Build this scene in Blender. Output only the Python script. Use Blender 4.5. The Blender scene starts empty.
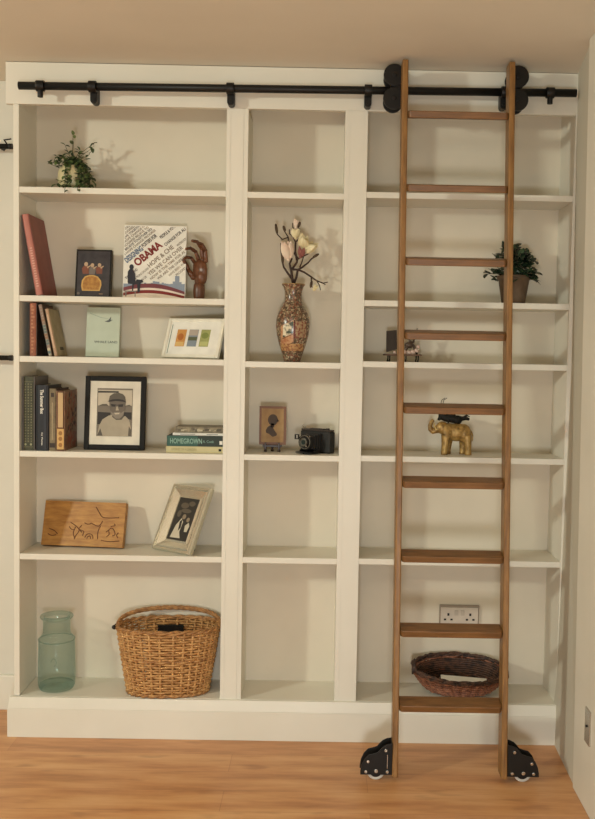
import bpy, bmesh, math, random
from mathutils import Vector, Matrix, Euler
C = bpy.context.scene.collection
PI = math.pi
def R(a): return math.radians(a)

# ------------------------------------------------------------------ camera
cam_data = bpy.data.cameras.new('camera'); cam = bpy.data.objects.new('camera', cam_data); C.objects.link(cam)
r = Vector((0.99980052, -0.00648611, 0.01889035)); u = Vector((-0.01846515, 0.0603226, 0.99800813)); fw = Vector((0.00761271, 0.99815786, -0.0601908))
cam.matrix_world = Matrix(((r.x, u.x, -fw.x, 1.0829), (r.y, u.y, -fw.y, -3.3), (r.z, u.z, -fw.z, 1.4075), (0, 0, 0, 1)))
cam_data.sensor_width = 36; cam_data.lens = 925 / 819 * 36; cam_data.shift_x = (297.5 - 330.0) / 819
bpy.context.scene.camera = cam

# ------------------------------------------------------------------ world, lights, exposure
world = bpy.data.worlds.new('world'); bpy.context.scene.world = world; world.use_nodes = True
world.node_tree.nodes['Background'].inputs[0].default_value = (1.0, 0.95, 0.68, 1)
world.node_tree.nodes['Background'].inputs[1].default_value = 0.205
def area(name, loc, target, size, power, color, size_y=None):
    l = bpy.data.lights.new(name, 'AREA'); l.energy = power; l.color = color; l.size = size
    if size_y: l.shape = 'RECTANGLE'; l.size_y = size_y
    o = bpy.data.objects.new(name, l); C.objects.link(o); o.location = loc
    o.rotation_euler = (Vector(target) - Vector(loc)).to_track_quat('-Z', 'Y').to_euler(); return o
area('room_lamp', (-2.9, -3.1, 2.3), (-0.1, -0.9, 0.0), 0.24, 62, (0.96, 1.0, 0.86))
area('overhead_fill', (0.6, -2.6, 2.33), (0.9, -0.9, 0.0), 0.7, 8, (1.0, 0.97, 0.82))  # added overhead fill, lifts the ambient level and the lower shelves
area('low_front_fill', (1.0, -4.0, 0.7), (1.0, 0.0, -0.6), 0.45, 30, (0.97, 1.0, 1.0))  # unseen fill added behind the camera to brighten the lower shelf backs
vs = bpy.context.scene.view_settings
vs.view_transform = 'Standard'; vs.look = 'None'; vs.gamma = 1; vs.use_curve_mapping = False; vs.exposure = 0.38

# ------------------------------------------------------------------ materials
def lin(c):
    return tuple(((x / 255) / 12.92 if x / 255 <= 0.04045 else ((x / 255 + 0.055) / 1.055) ** 2.4) for x in c) + (1,)
def mat(name, col, rough=0.55, metal=0.0, col2=None, scale=20, bump=0.0, bscale=80, stretch=(1, 1, 1), spec=None, detail=3, lo=0.35, hi=0.65, trans=0):
    m = bpy.data.materials.new(name); m.use_nodes = True; nt = m.node_tree; N = nt.nodes; L = nt.links; b = N['Principled BSDF']
    b.inputs['Roughness'].default_value = rough; b.inputs['Metallic'].default_value = metal
    if spec is not None: b.inputs['Specular IOR Level'].default_value = spec
    b.inputs['Base Color'].default_value = lin(col)
    tc = N.new('ShaderNodeTexCoord'); mp = N.new('ShaderNodeMapping'); mp.inputs['Scale'].default_value = stretch; L.new(tc.outputs['Object'], mp.inputs[0])
    nz = N.new('ShaderNodeTexNoise'); nz.inputs['Scale'].default_value = scale; nz.inputs['Detail'].default_value = detail; L.new(mp.outputs[0], nz.inputs[0])
    rp = N.new('ShaderNodeValToRGB'); rp.color_ramp.elements[0].position = lo; rp.color_ramp.elements[1].position = hi
    c2 = col2 or tuple(max(0, x * 0.94) for x in col)
    rp.color_ramp.elements[0].color = lin(c2); rp.color_ramp.elements[1].color = lin(col)
    L.new(nz.outputs[0], rp.inputs[0]); L.new(rp.outputs[0], b.inputs['Base Color'])
    if bump:
        n2 = N.new('ShaderNodeTexNoise'); n2.inputs['Scale'].default_value = bscale; L.new(mp.outputs[0], n2.inputs[0])
        bp = N.new('ShaderNodeBump'); bp.inputs['Strength'].default_value = bump; bp.inputs['Distance'].default_value = 0.002
        L.new(n2.outputs[0], bp.inputs['Height']); L.new(bp.outputs[0], b.inputs['Normal'])
    return m
def mosaic(name, cols, scale, rough=0.35, stretch=(1, 1, 1), kind='VORONOI'):
    m = bpy.data.materials.new(name); m.use_nodes = True; nt = m.node_tree; N = nt.nodes; L = nt.links; b = N['Principled BSDF']
    b.inputs['Roughness'].default_value = rough
    tc = N.new('ShaderNodeTexCoord'); mp = N.new('ShaderNodeMapping'); mp.inputs['Scale'].default_value = stretch; L.new(tc.outputs['Object'], mp.inputs[0])
    v = N.new('ShaderNodeTexVoronoi'); v.inputs['Scale'].default_value = scale; L.new(mp.outputs[0], v.inputs['Vector'])
    s = N.new('ShaderNodeSeparateColor'); L.new(v.outputs['Color'], s.inputs[0])
    rp = N.new('ShaderNodeValToRGB'); rp.color_ramp.interpolation = 'CONSTANT'; e = rp.color_ramp.elements
    while len(e) < len(cols): e.new(0.5)
    for i, c in enumerate(cols): e[i].position = i / len(cols); e[i].color = lin(c)
    L.new(s.outputs[0], rp.inputs[0]); L.new(rp.outputs[0], b.inputs['Base Color']); return m
def wood(name, c1, c2, stretch=(1.5, 14, 14), rough=0.42, scale=6, bump=0.15):
    return mat(name, c1, rough, col2=c2, scale=scale, stretch=stretch, bump=bump, bscale=30, detail=6, lo=0.3, hi=0.7)
M = {}
M['paint'] = mat('white_paint', (228, 223, 209), 0.45, col2=(222, 217, 202), scale=3, bump=0.08, bscale=300)
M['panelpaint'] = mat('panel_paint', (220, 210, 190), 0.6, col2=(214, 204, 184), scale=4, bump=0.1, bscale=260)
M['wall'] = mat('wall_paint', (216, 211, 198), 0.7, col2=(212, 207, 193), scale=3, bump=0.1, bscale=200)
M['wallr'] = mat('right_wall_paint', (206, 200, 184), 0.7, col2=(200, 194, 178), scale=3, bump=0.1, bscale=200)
M['ceil'] = mat('ceiling_paint', (230, 223, 208), 0.8, col2=(226, 219, 204), scale=3, bump=0.1, bscale=200)
M['black'] = mat('black_metal', (30, 28, 26), 0.45, 0.3, spec=0.4)
M['blackp'] = mat('black_paint', (22, 20, 17), 0.6, spec=0.25)
M['chrome'] = mat('bright_steel', (205, 200, 190), 0.25, 0.9)
M['ladderz'] = wood('ladder_wood', (152, 110, 60), (114, 78, 38), (16, 16, 1.6))
M['ladderx'] = wood('ladder_step_wood', (136, 94, 52), (102, 68, 34), (1.8, 16, 16))
M['darkwood'] = wood('hand_wood', (112, 68, 42), (82, 48, 28), (12, 12, 2), rough=0.35)
M['carved'] = wood('carved_wood', (186, 136, 66), (148, 98, 42), (3, 8, 14), rough=0.5)
M['carvedark'] = mat('carved_line', (98, 54, 22), 0.6)
M['page'] = mat('book_pages', (214, 202, 172), 0.8, col2=(196, 182, 150), scale=30, stretch=(60, 1, 1))
M['white'] = mat('white_card', (236, 232, 220), 0.6)
M['cream'] = mat('cream_card', (222, 212, 184), 0.6)
M['silver'] = mat('silver_leaf', (218, 213, 196), 0.2, 0.75, col2=(212, 207, 189), scale=40)
M['gold'] = mat('gilded_metal', (188, 152, 88), 0.42, 0.3, col2=(128, 98, 50), scale=60, bump=0.3, bscale=160)
def flat(name, col, rough=0.6): 
    if name not in M: M[name] = mat(name, col, rough)
    return M[name]
# plank floor
def floor_mat():
    m = bpy.data.materials.new('oak_laminate'); m.use_nodes = True; nt = m.node_tree; N = nt.nodes; L = nt.links; b = N['Principled BSDF']
    tc = N.new('ShaderNodeTexCoord'); mp = N.new('ShaderNodeMapping'); L.new(tc.outputs['Object'], mp.inputs[0])
    br = N.new('ShaderNodeTexBrick'); br.offset = 0.37; br.inputs['Scale'].default_value = 1; br.inputs['Brick Width'].default_value = 1.25; br.inputs['Row Height'].default_value = 0.135
    br.inputs['Mortar Size'].default_value = 0.0012; br.inputs['Color1'].default_value = (0.25, 0.25, 0.25, 1); br.inputs['Color2'].default_value = (0.8, 0.8, 0.8, 1); br.inputs['Mortar'].default_value = (0, 0, 0, 1)
    L.new(mp.outputs[0], br.inputs[0])
    mp2 = N.new('ShaderNodeMapping'); mp2.inputs['Scale'].default_value = (1.0, 7, 1); L.new(tc.outputs['Object'], mp2.inputs[0])
    n1 = N.new('ShaderNodeTexNoise'); n1.inputs['Scale'].default_value = 2.2; n1.inputs['Detail'].default_value = 8; n1.inputs['Roughness'].default_value = 0.6; L.new(mp2.outputs[0], n1.inputs[0])
    r1 = N.new('ShaderNodeValToRGB'); e = r1.color_ramp.elements; e[0].position = 0.3; e[0].color = lin((172, 116, 72)); e[1].position = 0.72; e[1].color = lin((222, 172, 122))
    x = e.new(0.5); x.color = lin((204, 148, 98)); L.new(n1.outputs[0], r1.inputs[0])
    mx = N.new('ShaderNodeMix'); mx.data_type = 'RGBA'; mx.blend_type = 'OVERLAY'; mx.inputs[0].default_value = 0.22
    L.new(r1.outputs[0], mx.inputs[6]); L.new(br.outputs[0], mx.inputs[7])
    mp3 = N.new('ShaderNodeMapping'); mp3.inputs['Scale'].default_value = (1.4, 5, 1); L.new(tc.outputs['Object'], mp3.inputs[0])
    n3 = N.new('ShaderNodeTexNoise'); n3.inputs['Scale'].default_value = 3.1; n3.inputs['Detail'].default_value = 2; L.new(mp3.outputs[0], n3.inputs[0])
    r3 = N.new('ShaderNodeValToRGB'); r3.color_ramp.elements[0].position = 0.62; r3.color_ramp.elements[0].color = (0, 0, 0, 1); r3.color_ramp.elements[1].position = 0.74; r3.color_ramp.elements[1].color = (0.55, 0.55, 0.55, 1)
    L.new(n3.outputs[0], r3.inputs[0])
    m2 = N.new('ShaderNodeMix'); m2.data_type = 'RGBA'; L.new(r3.outputs[0], m2.inputs[0]); L.new(mx.outputs[2], m2.inputs[6]); m2.inputs[7].default_value = lin((150, 96, 60))
    L.new(m2.outputs[2], b.inputs['Base Color']); b.inputs['Roughness'].default_value = 0.38
    bp = N.new('ShaderNodeBump'); bp.inputs['Strength'].default_value = 0.1; bp.inputs['Distance'].default_value = 0.001; L.new(br.outputs[1], bp.inputs['Height']); bp.invert = True
    L.new(bp.outputs[0], b.inputs['Normal'])
    return m
def glass_mat():
    m = bpy.data.materials.new('green_glass'); m.use_nodes = True; nt = m.node_tree; N = nt.nodes; L = nt.links; N.remove(N['Principled BSDF'])
    out = N['Material Output']; t = N.new('ShaderNodeBsdfTransparent'); t.inputs[0].default_value = (0.86, 0.925, 0.91, 1)
    g = N.new('ShaderNodeBsdfGlossy'); g.inputs['Roughness'].default_value = 0.06; g.inputs['Color'].default_value = (0.75, 0.9, 0.86, 1)
    lf_ = N.new('ShaderNodeLayerWeight'); lf_.inputs[0].default_value = 0.5; pw = N.new('ShaderNodeMath'); pw.operation = 'POWER'; pw.inputs[1].default_value = 4; L.new(lf_.outputs['Facing'], pw.inputs[0]); fr = N.new('ShaderNodeMath'); fr.operation = 'MULTIPLY_ADD'; fr.inputs[1].default_value = 0.6; fr.inputs[2].default_value = 0.03; L.new(pw.outputs[0], fr.inputs[0])
    d = N.new('ShaderNodeBsdfDiffuse'); d.inputs[0].default_value = lin((112, 136, 128))
    lw = N.new('ShaderNodeLayerWeight'); lw.inputs[0].default_value = 0.3
    ml = N.new('ShaderNodeMath'); ml.operation = 'MULTIPLY'; ml.inputs[1].default_value = 0.40; L.new(lw.outputs['Facing'], ml.inputs[0])
    md = N.new('ShaderNodeMixShader'); L.new(ml.outputs[0], md.inputs[0]); L.new(t.outputs[0], md.inputs[1]); L.new(d.outputs[0], md.inputs[2])
    mx = N.new('ShaderNodeMixShader'); L.new(fr.outputs[0], mx.inputs[0]); L.new(md.outputs[0], mx.inputs[1]); L.new(g.outputs[0], mx.inputs[2]); L.new(mx.outputs[0], out.inputs[0])
    return m

# ------------------------------------------------------------------ mesh helpers
_tc = {}
def text_polys(body, bold=0.0):
    k = (body, bold)
    if k in _tc: return _tc[k]
    cu = bpy.data.curves.new('t', 'FONT'); cu.body = body; cu.size = 1; cu.offset = bold; cu.resolution_u = 3
    o = bpy.data.objects.new('t', cu); C.objects.link(o); dg = bpy.context.evaluated_depsgraph_get(); me = o.evaluated_get(dg).to_mesh()
    vs_ = [v.co.copy() for v in me.vertices]; fs = [tuple(p.vertices) for p in me.polygons]
    o.evaluated_get(dg).to_mesh_clear(); C.objects.unlink(o); bpy.data.objects.remove(o); bpy.data.curves.remove(cu)
    x0 = min(v.x for v in vs_); x1 = max(v.x for v in vs_); y0 = min(v.y for v in vs_); y1 = max(v.y for v in vs_)
    _tc[k] = ([(v.x - x0, v.y - y0) for v in vs_], fs, x1 - x0, y1 - y0); return _tc[k]
def clip2d(poly, x0, x1, y0, y1):
    def cl(ps, f, t):
        out = []
        for i in range(len(ps)):
            a, b = ps[i - 1], ps[i]; fa, fb = f(a), f(b)
            if fa >= 0: 
                if fb < 0: k = fa / (fa - fb); out.append((a[0] + k * (b[0] - a[0]), a[1] + k * (b[1] - a[1])))
            elif fb >= 0: k = fa / (fa - fb); out.append((a[0] + k * (b[0] - a[0]), a[1] + k * (b[1] - a[1])))
            if fb >= 0: out.append(b)
        return out
    for f in (lambda p: p[0] - x0, lambda p: x1 - p[0], lambda p: p[1] - y0, lambda p: y1 - p[1]):
        if len(poly) < 3: return []
        poly = cl(poly, f, 0)
    return poly
class MB:
    def __init__(s): s.v = []; s.f = []; s.m = []; s.s = []
    def add(s, vs_, fs, m=0, smooth=False):
        n = len(s.v); s.v += [tuple(v) for v in vs_]
        for f in fs: s.f.append(tuple(i + n for i in f)); s.m.append(m); s.s.append(smooth)
        return s
    def box(s, x0, x1, y0, y1, z0, z1, m=0):
        v = [(x, y, z) for z in (z0, z1) for y in (y0, y1) for x in (x0, x1)]
        return s.add(v, [(0, 2, 3, 1), (4, 5, 7, 6), (0, 1, 5, 4), (2, 6, 7, 3), (0, 4, 6, 2), (1, 3, 7, 5)], m)
    def hexa(s, v, m=0):   # 8 verts in box order
        return s.add(v, [(0, 2, 3, 1), (4, 5, 7, 6), (0, 1, 5, 4), (2, 6, 7, 3), (0, 4, 6, 2), (1, 3, 7, 5)], m)
    def tube(s, pts, rad, n=8, m=0, smooth=True, flatness=None):
        pts = [Vector(p) for p in pts]
        if not hasattr(rad, '__len__'): rad = [rad] * len(pts)
        vs_ = []; up = None
        for i, p in enumerate(pts):
            t = (pts[min(i + 1, len(pts) - 1)] - pts[max(i - 1, 0)]).normalized()
            if up is None:
                up = Vector((0, 0, 1)) if abs(t.z) < 0.9 else Vector((0, 1, 0))
            a = t.cross(up).normalized(); b = a.cross(t).normalized(); up = b
            for k in range(n):
                q = 2 * PI * k / n; vs_.append(p + (a * math.cos(q) + b * math.sin(q)) * rad[i])
        fs = [(i * n + k, i * n + (k + 1) % n, (i + 1) * n + (k + 1) % n, (i + 1) * n + k) for i in range(len(pts) - 1) for k in range(n)]
        base = len(s.v); s.add(vs_, fs, m, smooth)
        s.add([], [], m)
        s.f.append(tuple(base + k for k in range(n))[::-1]); s.m.append(m); s.s.append(False)
        s.f.append(tuple(base + (len(pts) - 1) * n + k for k in range(n))); s.m.append(m); s.s.append(False)
        return s
    def ring(s, pts, rad, n=6, m=0):  # closed tube
        pts = [Vector(p) for p in pts]; K = len(pts); vs_ = []
        for i, p in enumerate(pts):
            t = (pts[(i + 1) % K] - pts[i - 1]).normalized(); up = Vector((0, 0, 1)) if abs(t.z) < 0.9 else Vector((0, 1, 0))
            a = t.cross(up).normalized(); b = a.cross(t).normalized()
            for k in range(n): q = 2 * PI * k / n; vs_.append(p + (a * math.cos(q) + b * math.sin(q)) * rad)
        return s.add(vs_, [(i * n + k, i * n + (k + 1) % n, ((i + 1) % K) * n + (k + 1) % n, ((i + 1) % K) * n + k) for i in range(K) for k in range(n)], m, True)
    def lathe(s, prof, n=32, m=0, c=(0, 0, 0), sx=1, sy=1, smooth=True):
        vs_ = [(c[0] + rr * sx * math.cos(2 * PI * k / n), c[1] + rr * sy * math.sin(2 * PI * k / n), c[2] + z) for rr, z in prof for k in range(n)]
        return s.add(vs_, [(i * n + k, i * n + (k + 1) % n, (i + 1) * n + (k + 1) % n, (i + 1) * n + k) for i in range(len(prof) - 1) for k in range(n)], m, smooth)
    def ell(s, c, rr, rot=(0, 0, 0), n=14, m=0):
        E = Euler(rot).to_matrix(); c = Vector(c); vs_ = [c + E @ Vector((0, 0, -rr[2]))]; h = n // 2
        for i in range(1, h):
            a = -PI / 2 + PI * i / h
            for k in range(n): q = 2 * PI * k / n; vs_.append(c + E @ Vector((rr[0] * math.cos(a) * math.cos(q), rr[1] * math.cos(a) * math.sin(q), rr[2] * math.sin(a))))
        vs_.append(c + E @ Vector((0, 0, rr[2]))); L = len(vs_) - 1
        fs = [(0, 1 + (k + 1) % n, 1 + k) for k in range(n)] + [(1 + i * n + k, 1 + i * n + (k + 1) % n, 1 + (i + 1) * n + (k + 1) % n, 1 + (i + 1) * n + k) for i in range(h - 2) for k in range(n)]
        fs += [(L, 1 + (h - 2) * n + k, 1 + (h - 2) * n + (k + 1) % n) for k in range(n)]
        return s.add(vs_, fs, m, True)
    def prism(s, poly, y0, y1, m=0):   # outline in XZ, extruded along Y
        n = len(poly); v = [(x, y0, z) for x, z in poly] + [(x, y1, z) for x, z in poly]
        return s.add(v, [tuple(range(n)), tuple(range(2 * n - 1, n - 1, -1))] + [(i, i + n, (i + 1) % n + n, (i + 1) % n) for i in range(n)], m)
    def cyly(s, x, z, rr, y0, y1, n=20, m=0):
        return s.prism([(x + rr * math.cos(2 * PI * k / n), z + rr * math.sin(2 * PI * k / n)) for k in range(n)], y0, y1, m)
    def shape(s, poly, y, m=0, t=0.0003):  # thin inlay on a face turned to -Y
        return s.prism(poly, y - t, y + 0.0002, m)
    def text(s, body, x, z, h, y, m=0, ang=0, bold=0.0, width=None, clip=None, center=False):
        vs_, fs, w, hh = text_polys(body, bold); k = h / hh; kx = k if not width else width / w
        ca, sa = math.cos(ang), math.sin(ang); ox = -w * kx / 2 if center else 0
        P = [(x + (a * kx + ox) * ca - b * k * sa, z + (a * kx + ox) * sa + b * k * ca) for a, b in vs_]
        for f in fs:
            pl = [P[i] for i in f]
            if clip:
                pl = clip2d(pl, *clip)
                if len(pl) < 3: continue
            s.add([(a, y, b) for a, b in pl], [tuple(range(len(pl)))], m)
        return s
    def build(s, name, mats, parent=None, bevel=0, sub=0, remesh=0, seg=2, smoothall=False, loc=None, rot=None):
        me = bpy.data.meshes.new(name); me.from_pydata(s.v, [], s.f)
        mats = mats if isinstance(mats, (list, tuple)) else [mats]
        for m in mats: me.materials.append(m)
        me.polygons.foreach_set('material_index', s.m); me.polygons.foreach_set('use_smooth', [bool(x) or smoothall for x in s.s]); me.update(); me.validate()
        o = bpy.data.objects.new(name, me); C.objects.link(o)
        if parent: o.parent = parent
        if loc: o.location = loc
        if rot: o.rotation_euler = rot
        if bevel:
            b = o.modifiers.new('bevel', 'BEVEL'); b.width = bevel; b.segments = seg; b.limit_method = 'ANGLE'; b.angle_limit = R(40)
        if remesh:
            q = o.modifiers.new('remesh', 'REMESH'); q.mode = 'VOXEL'; q.voxel_size = remesh; q.use_smooth_shade = True
            q = o.modifiers.new('smooth', 'SMOOTH'); q.iterations = 4; q.factor = 0.5
        if sub: q = o.modifiers.new('sub', 'SUBSURF'); q.levels = sub; q.render_levels = sub
        return o
def thing(name, label, cat, loc=(0, 0, 0), rot=(0, 0, 0), group=None):
    o = bpy.data.objects.new(name, None); C.objects.link(o); o.location = loc; o.rotation_euler = rot
    o['label'] = label; o['category'] = cat; o.empty_display_size = 0.05
    if group: o['group'] = group
    return o
def tag(o, label, cat, group=None):
    o['label'] = label; o['category'] = cat
    if group: o['group'] = group
    return o
def struct(name, mb, m, bevel=0):
    o = mb.build(name, m, bevel=bevel); o['kind'] = 'structure'; return o
def circ(cx, cz, rx, rz=None, n=20, a0=0, a1=360):
    rz = rz or rx; full = abs(a1 - a0) >= 360
    return [(cx + rx * math.cos(R(a0 + (a1 - a0) * k / (n if full else n - 1))), cz + rz * math.sin(R(a0 + (a1 - a0) * k / (n if full else n - 1)))) for k in range(n)]
def rect(x0, x1, z0, z1): return [(x0, z0), (x1, z0), (x1, z1), (x0, z1)]
def lean(loc, yaw, back, thick):   # a thing tipped back by `back` degrees, resting on its rear bottom edge
    return dict(loc=(loc[0], loc[1], loc[2] + thick * math.sin(R(back))), rot=(Matrix.Rotation(R(yaw), 3, 'Z') @ Matrix.Rotation(-R(back), 3, 'X')).to_euler())

# ------------------------------------------------------------------ setting
CEIL = 2.405
struct('floor', MB().box(-3.6, 2.15, -4.6, 0.36, -0.05, 0), floor_mat())
struct('ceiling', MB().box(-3.6, 2.15, -4.6, 0.36, CEIL, CEIL + 0.06), M['ceil'])
struct('wall_back', MB().box(-3.6, 2.15, 0.246, 0.36, 0, CEIL), M['wall'])
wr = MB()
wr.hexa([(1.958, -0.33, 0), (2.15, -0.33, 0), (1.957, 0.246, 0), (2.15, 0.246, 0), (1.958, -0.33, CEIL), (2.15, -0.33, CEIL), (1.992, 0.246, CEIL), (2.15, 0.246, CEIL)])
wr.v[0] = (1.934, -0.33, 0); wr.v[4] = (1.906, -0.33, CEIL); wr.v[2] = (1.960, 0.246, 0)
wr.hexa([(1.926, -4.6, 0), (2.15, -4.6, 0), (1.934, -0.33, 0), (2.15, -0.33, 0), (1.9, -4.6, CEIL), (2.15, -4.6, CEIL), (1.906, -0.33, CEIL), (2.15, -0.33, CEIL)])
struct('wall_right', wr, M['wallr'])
struct('baseboard_left', MB().box(-3.6, -0.021, 0.230, 0.2455, 0, 0.137), M['paint'], bevel=0.004)
tr = MB(); tr.hexa([(1.921, -0.62, 0), (1.932, -0.62, 0), (1.926, -0.345, 0), (1.934, -0.345, 0), (1.890, -0.62, CEIL), (1.904, -0.62, CEIL), (1.895, -0.345, CEIL), (1.906, -0.345, CEIL)])
t1 = struct('trim_1', tr, M['paint'], bevel=0.003)
sp = MB(); sp.box(1.9145, 1.9215, -0.545, -0.492, 0.222, 0.330, 0)
hp = sp.build('hinge_plate', [M['chrome']], t1, bevel=0.001); hp['label'] = 'dull metal hinge plate'
kn = MB()
for z in (0.276,): kn.tube([(1.9143, -0.515, z), (1.911, -0.515, z)], 0.004, 10)
kn.build('screw', M['black'], hp)

# ------------------------------------------------------------------ bookcase
XR = 1.952
bc = thing('bookcase', 'white built-in bookcase filling the wall in three columns of shelves', 'bookcase', (0, 0, 0))
MB().box(-0.02, XR + 0.004, 0.2, 0.215, 0, CEIL - 0.002).build('back_panel', M['panelpaint'], bc)
MB().box(-0.02, 0, 0.0, 0.2, 0.146, 2.2585).box(-0.02, 0, 0.0205, 0.2, 2.2585, CEIL - 0.002).build('side_panel', M['paint'], bc, bevel=0.0015)
MB().hexa([(XR, 0.0, 0.0), (1.957, 0.0, 0.0), (XR, 0.2, 0.0), (1.9575, 0.2, 0.0), (XR, 0.0, CEIL - 0.002), (1.975, 0.0, CEIL - 0.002), (XR, 0.2, CEIL - 0.002), (1.986, 0.2, CEIL - 0.002)]).build('side_panel', M['paint'], bc)
MB().box(0.727, 0.741, 0.001, 0.2, 0.146, 2.2585).box(0.7422, 0.787, 0, 0.2, 0.146, 2.2585).box(0.7882, 0.803, 0.001, 0.2, 0.146, 2.2585).box(0.735, 0.795, 0.003, 0.19, 0.147, 2.258).build('upright', M['paint'], bc)
MB().box(1.143, 1.159, 0.001, 0.2, 0.146, 2.2585).box(1.1602, 1.222, 0, 0.2, 0.146, 2.2585).box(1.15, 1.2, 0.003, 0.19, 0.147, 2.258).build('upright', M['paint'], bc)
fz = MB(); fz.box(-0.046, XR, 0, 0.02, 2.259, CEIL - 0.002); fz.build('frieze_board', M['paint'], bc, bevel=0.001)
MB().box(0, XR, 0.02, 0.2, 2.33, 2.35).build('top_panel', M['panelpaint'], bc)
pl = MB(); pl.prism([(0, 0)] * 0 + rect(-0.039, XR, 0, 0.106), -0.02, 0.0)
pl.hexa([(-0.037, -0.0195, 0.106), (XR, -0.0195, 0.106), (-0.037, 0.0, 0.106), (XR, 0.0, 0.106), (-0.034, -0.010, 0.145), (XR, -0.010, 0.145), (-0.034, 0.0, 0.145), (XR, 0.0, 0.145)])
pl.build('plinth', M['paint'], bc, bevel=0.0015)
MB().box(-0.02, 0.0, 0, 0.2, 0, 0.145).box(0, XR, 0, 0.2, 0.124, 0.146).build('shelf', M['paint'], bc)
def shelf(x0, x1, z, t=0.021): MB().box(x0, x1, 0.0015, 0.2, z - t, z).build('shelf', M['paint'], bc, bevel=0.0012)
SL = {'L': (1.974, 1.594, 1.379, 1.040, 0.668), 'M': (1.972, 1.375, 1.042, 0.669), 'R': (1.980, 1.600, 1.383, 1.045, 0.671)}
for z in SL['L']: shelf(0, 0.727, z)
for z in SL['M']: shelf(0.803, 1.143, z)
for z in SL['R']: shelf(1.222, XR, z)

# ------------------------------------------------------------------ ladder rail
lr = thing('ladder_track', 'long black round metal rail running along the top of the bookcase', 'rail', (0, 0, 0))
def bz(x): return 2.306 + (x - 0.018) / 1.918 * 0.014
YB = -0.056
MB().tube([(0.018, YB, bz(0.018)), (1.936, YB, bz(1.936))], 0.0135, 20).build('track_bar', M['black'], lr)
for x in (0.271, 0.744, 1.219, 1.690):
    z = bz(x); b = MB(); b.tube([(x - 0.013, YB, z), (x + 0.013, YB, z)], 0.0195, 20)
    b.prism([(x - 0.0125, z)] + [(x + 0.0125 * math.cos(a), z - 0.040 + 0.0125 * math.sin(a)) for a in [PI + PI * k / 10 for k in range(11)]] + [(x + 0.0125, z)], -0.040, -0.001)
    b.cyly(x, z - 0.038, 0.006, -0.044, -0.04, 12)
    b.build('bracket', M['black'], lr, bevel=0.001)
for x in (0.092, 1.846):
    z = bz(x); b = MB(); b.tube([(x - 0.014, YB, z), (x + 0.014, YB, z)], 0.0185, 20); b.tube([(x, YB, z), (x, YB, z - 0.038)], 0.0095, 14)
    b.build('end_stop', M['black'], lr, bevel=0.0012)

# ------------------------------------------------------------------ ladder
ld = thing('library_ladder', 'tall oak rolling library ladder leaning on the bookcase rail', 'ladder', (1.527, -0.30, 0))
def ly(z): return -0.30 + (0.175) * (z / 2.39) + 0.30   # local y of side rail centre at height z
for x0, x1 in ((-0.194, -0.174), (0.167, 0.187)):
    b = MB(); za, zb = 0.014, 2.392; ya, yb = ly(za), ly(zb); h = 0.031; k = -0.006 if x0 < 0 else -0.010
    b.hexa([(x0, ya - h, za), (x1, ya - h, za), (x0, ya + h, za), (x1, ya + h, za), (x0 + k, yb - h, zb), (x1 + k, yb - h, zb), (x0 + k, yb + h, zb), (x1 + k, yb + h, zb)])
    b.build('side_rail', M['ladderz'], ld, bevel=0.004)
for i in range(9):
    z = 2.199 - 0.2458 * i; yc = ly(z); b = MB(); d = 0.031; cc = 0.008; xl = -0.173 - 0.006 * z / 2.39; xr = 0.166 - 0.010 * z / 2.39
    o = [(xl, -d + cc), (xl + cc, -d), (xr - cc, -d), (xr, -d + cc), (xr, d), (xl, d)]
    n = len(o); b.add([(x, y, 0) for x, y in o] + [(x, y, 0.023) for x, y in o], [tuple(range(n))[::-1], tuple(range(n, 2 * n))] + [(k, (k + 1) % n, (k + 1) % n + n, k + n) for k in range(n)])
    st = b.build('step', M['ladderx'], ld, bevel=0.0025, loc=(0, yc, z + 0.004), rot=(R(11.5), 0, 0))
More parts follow.
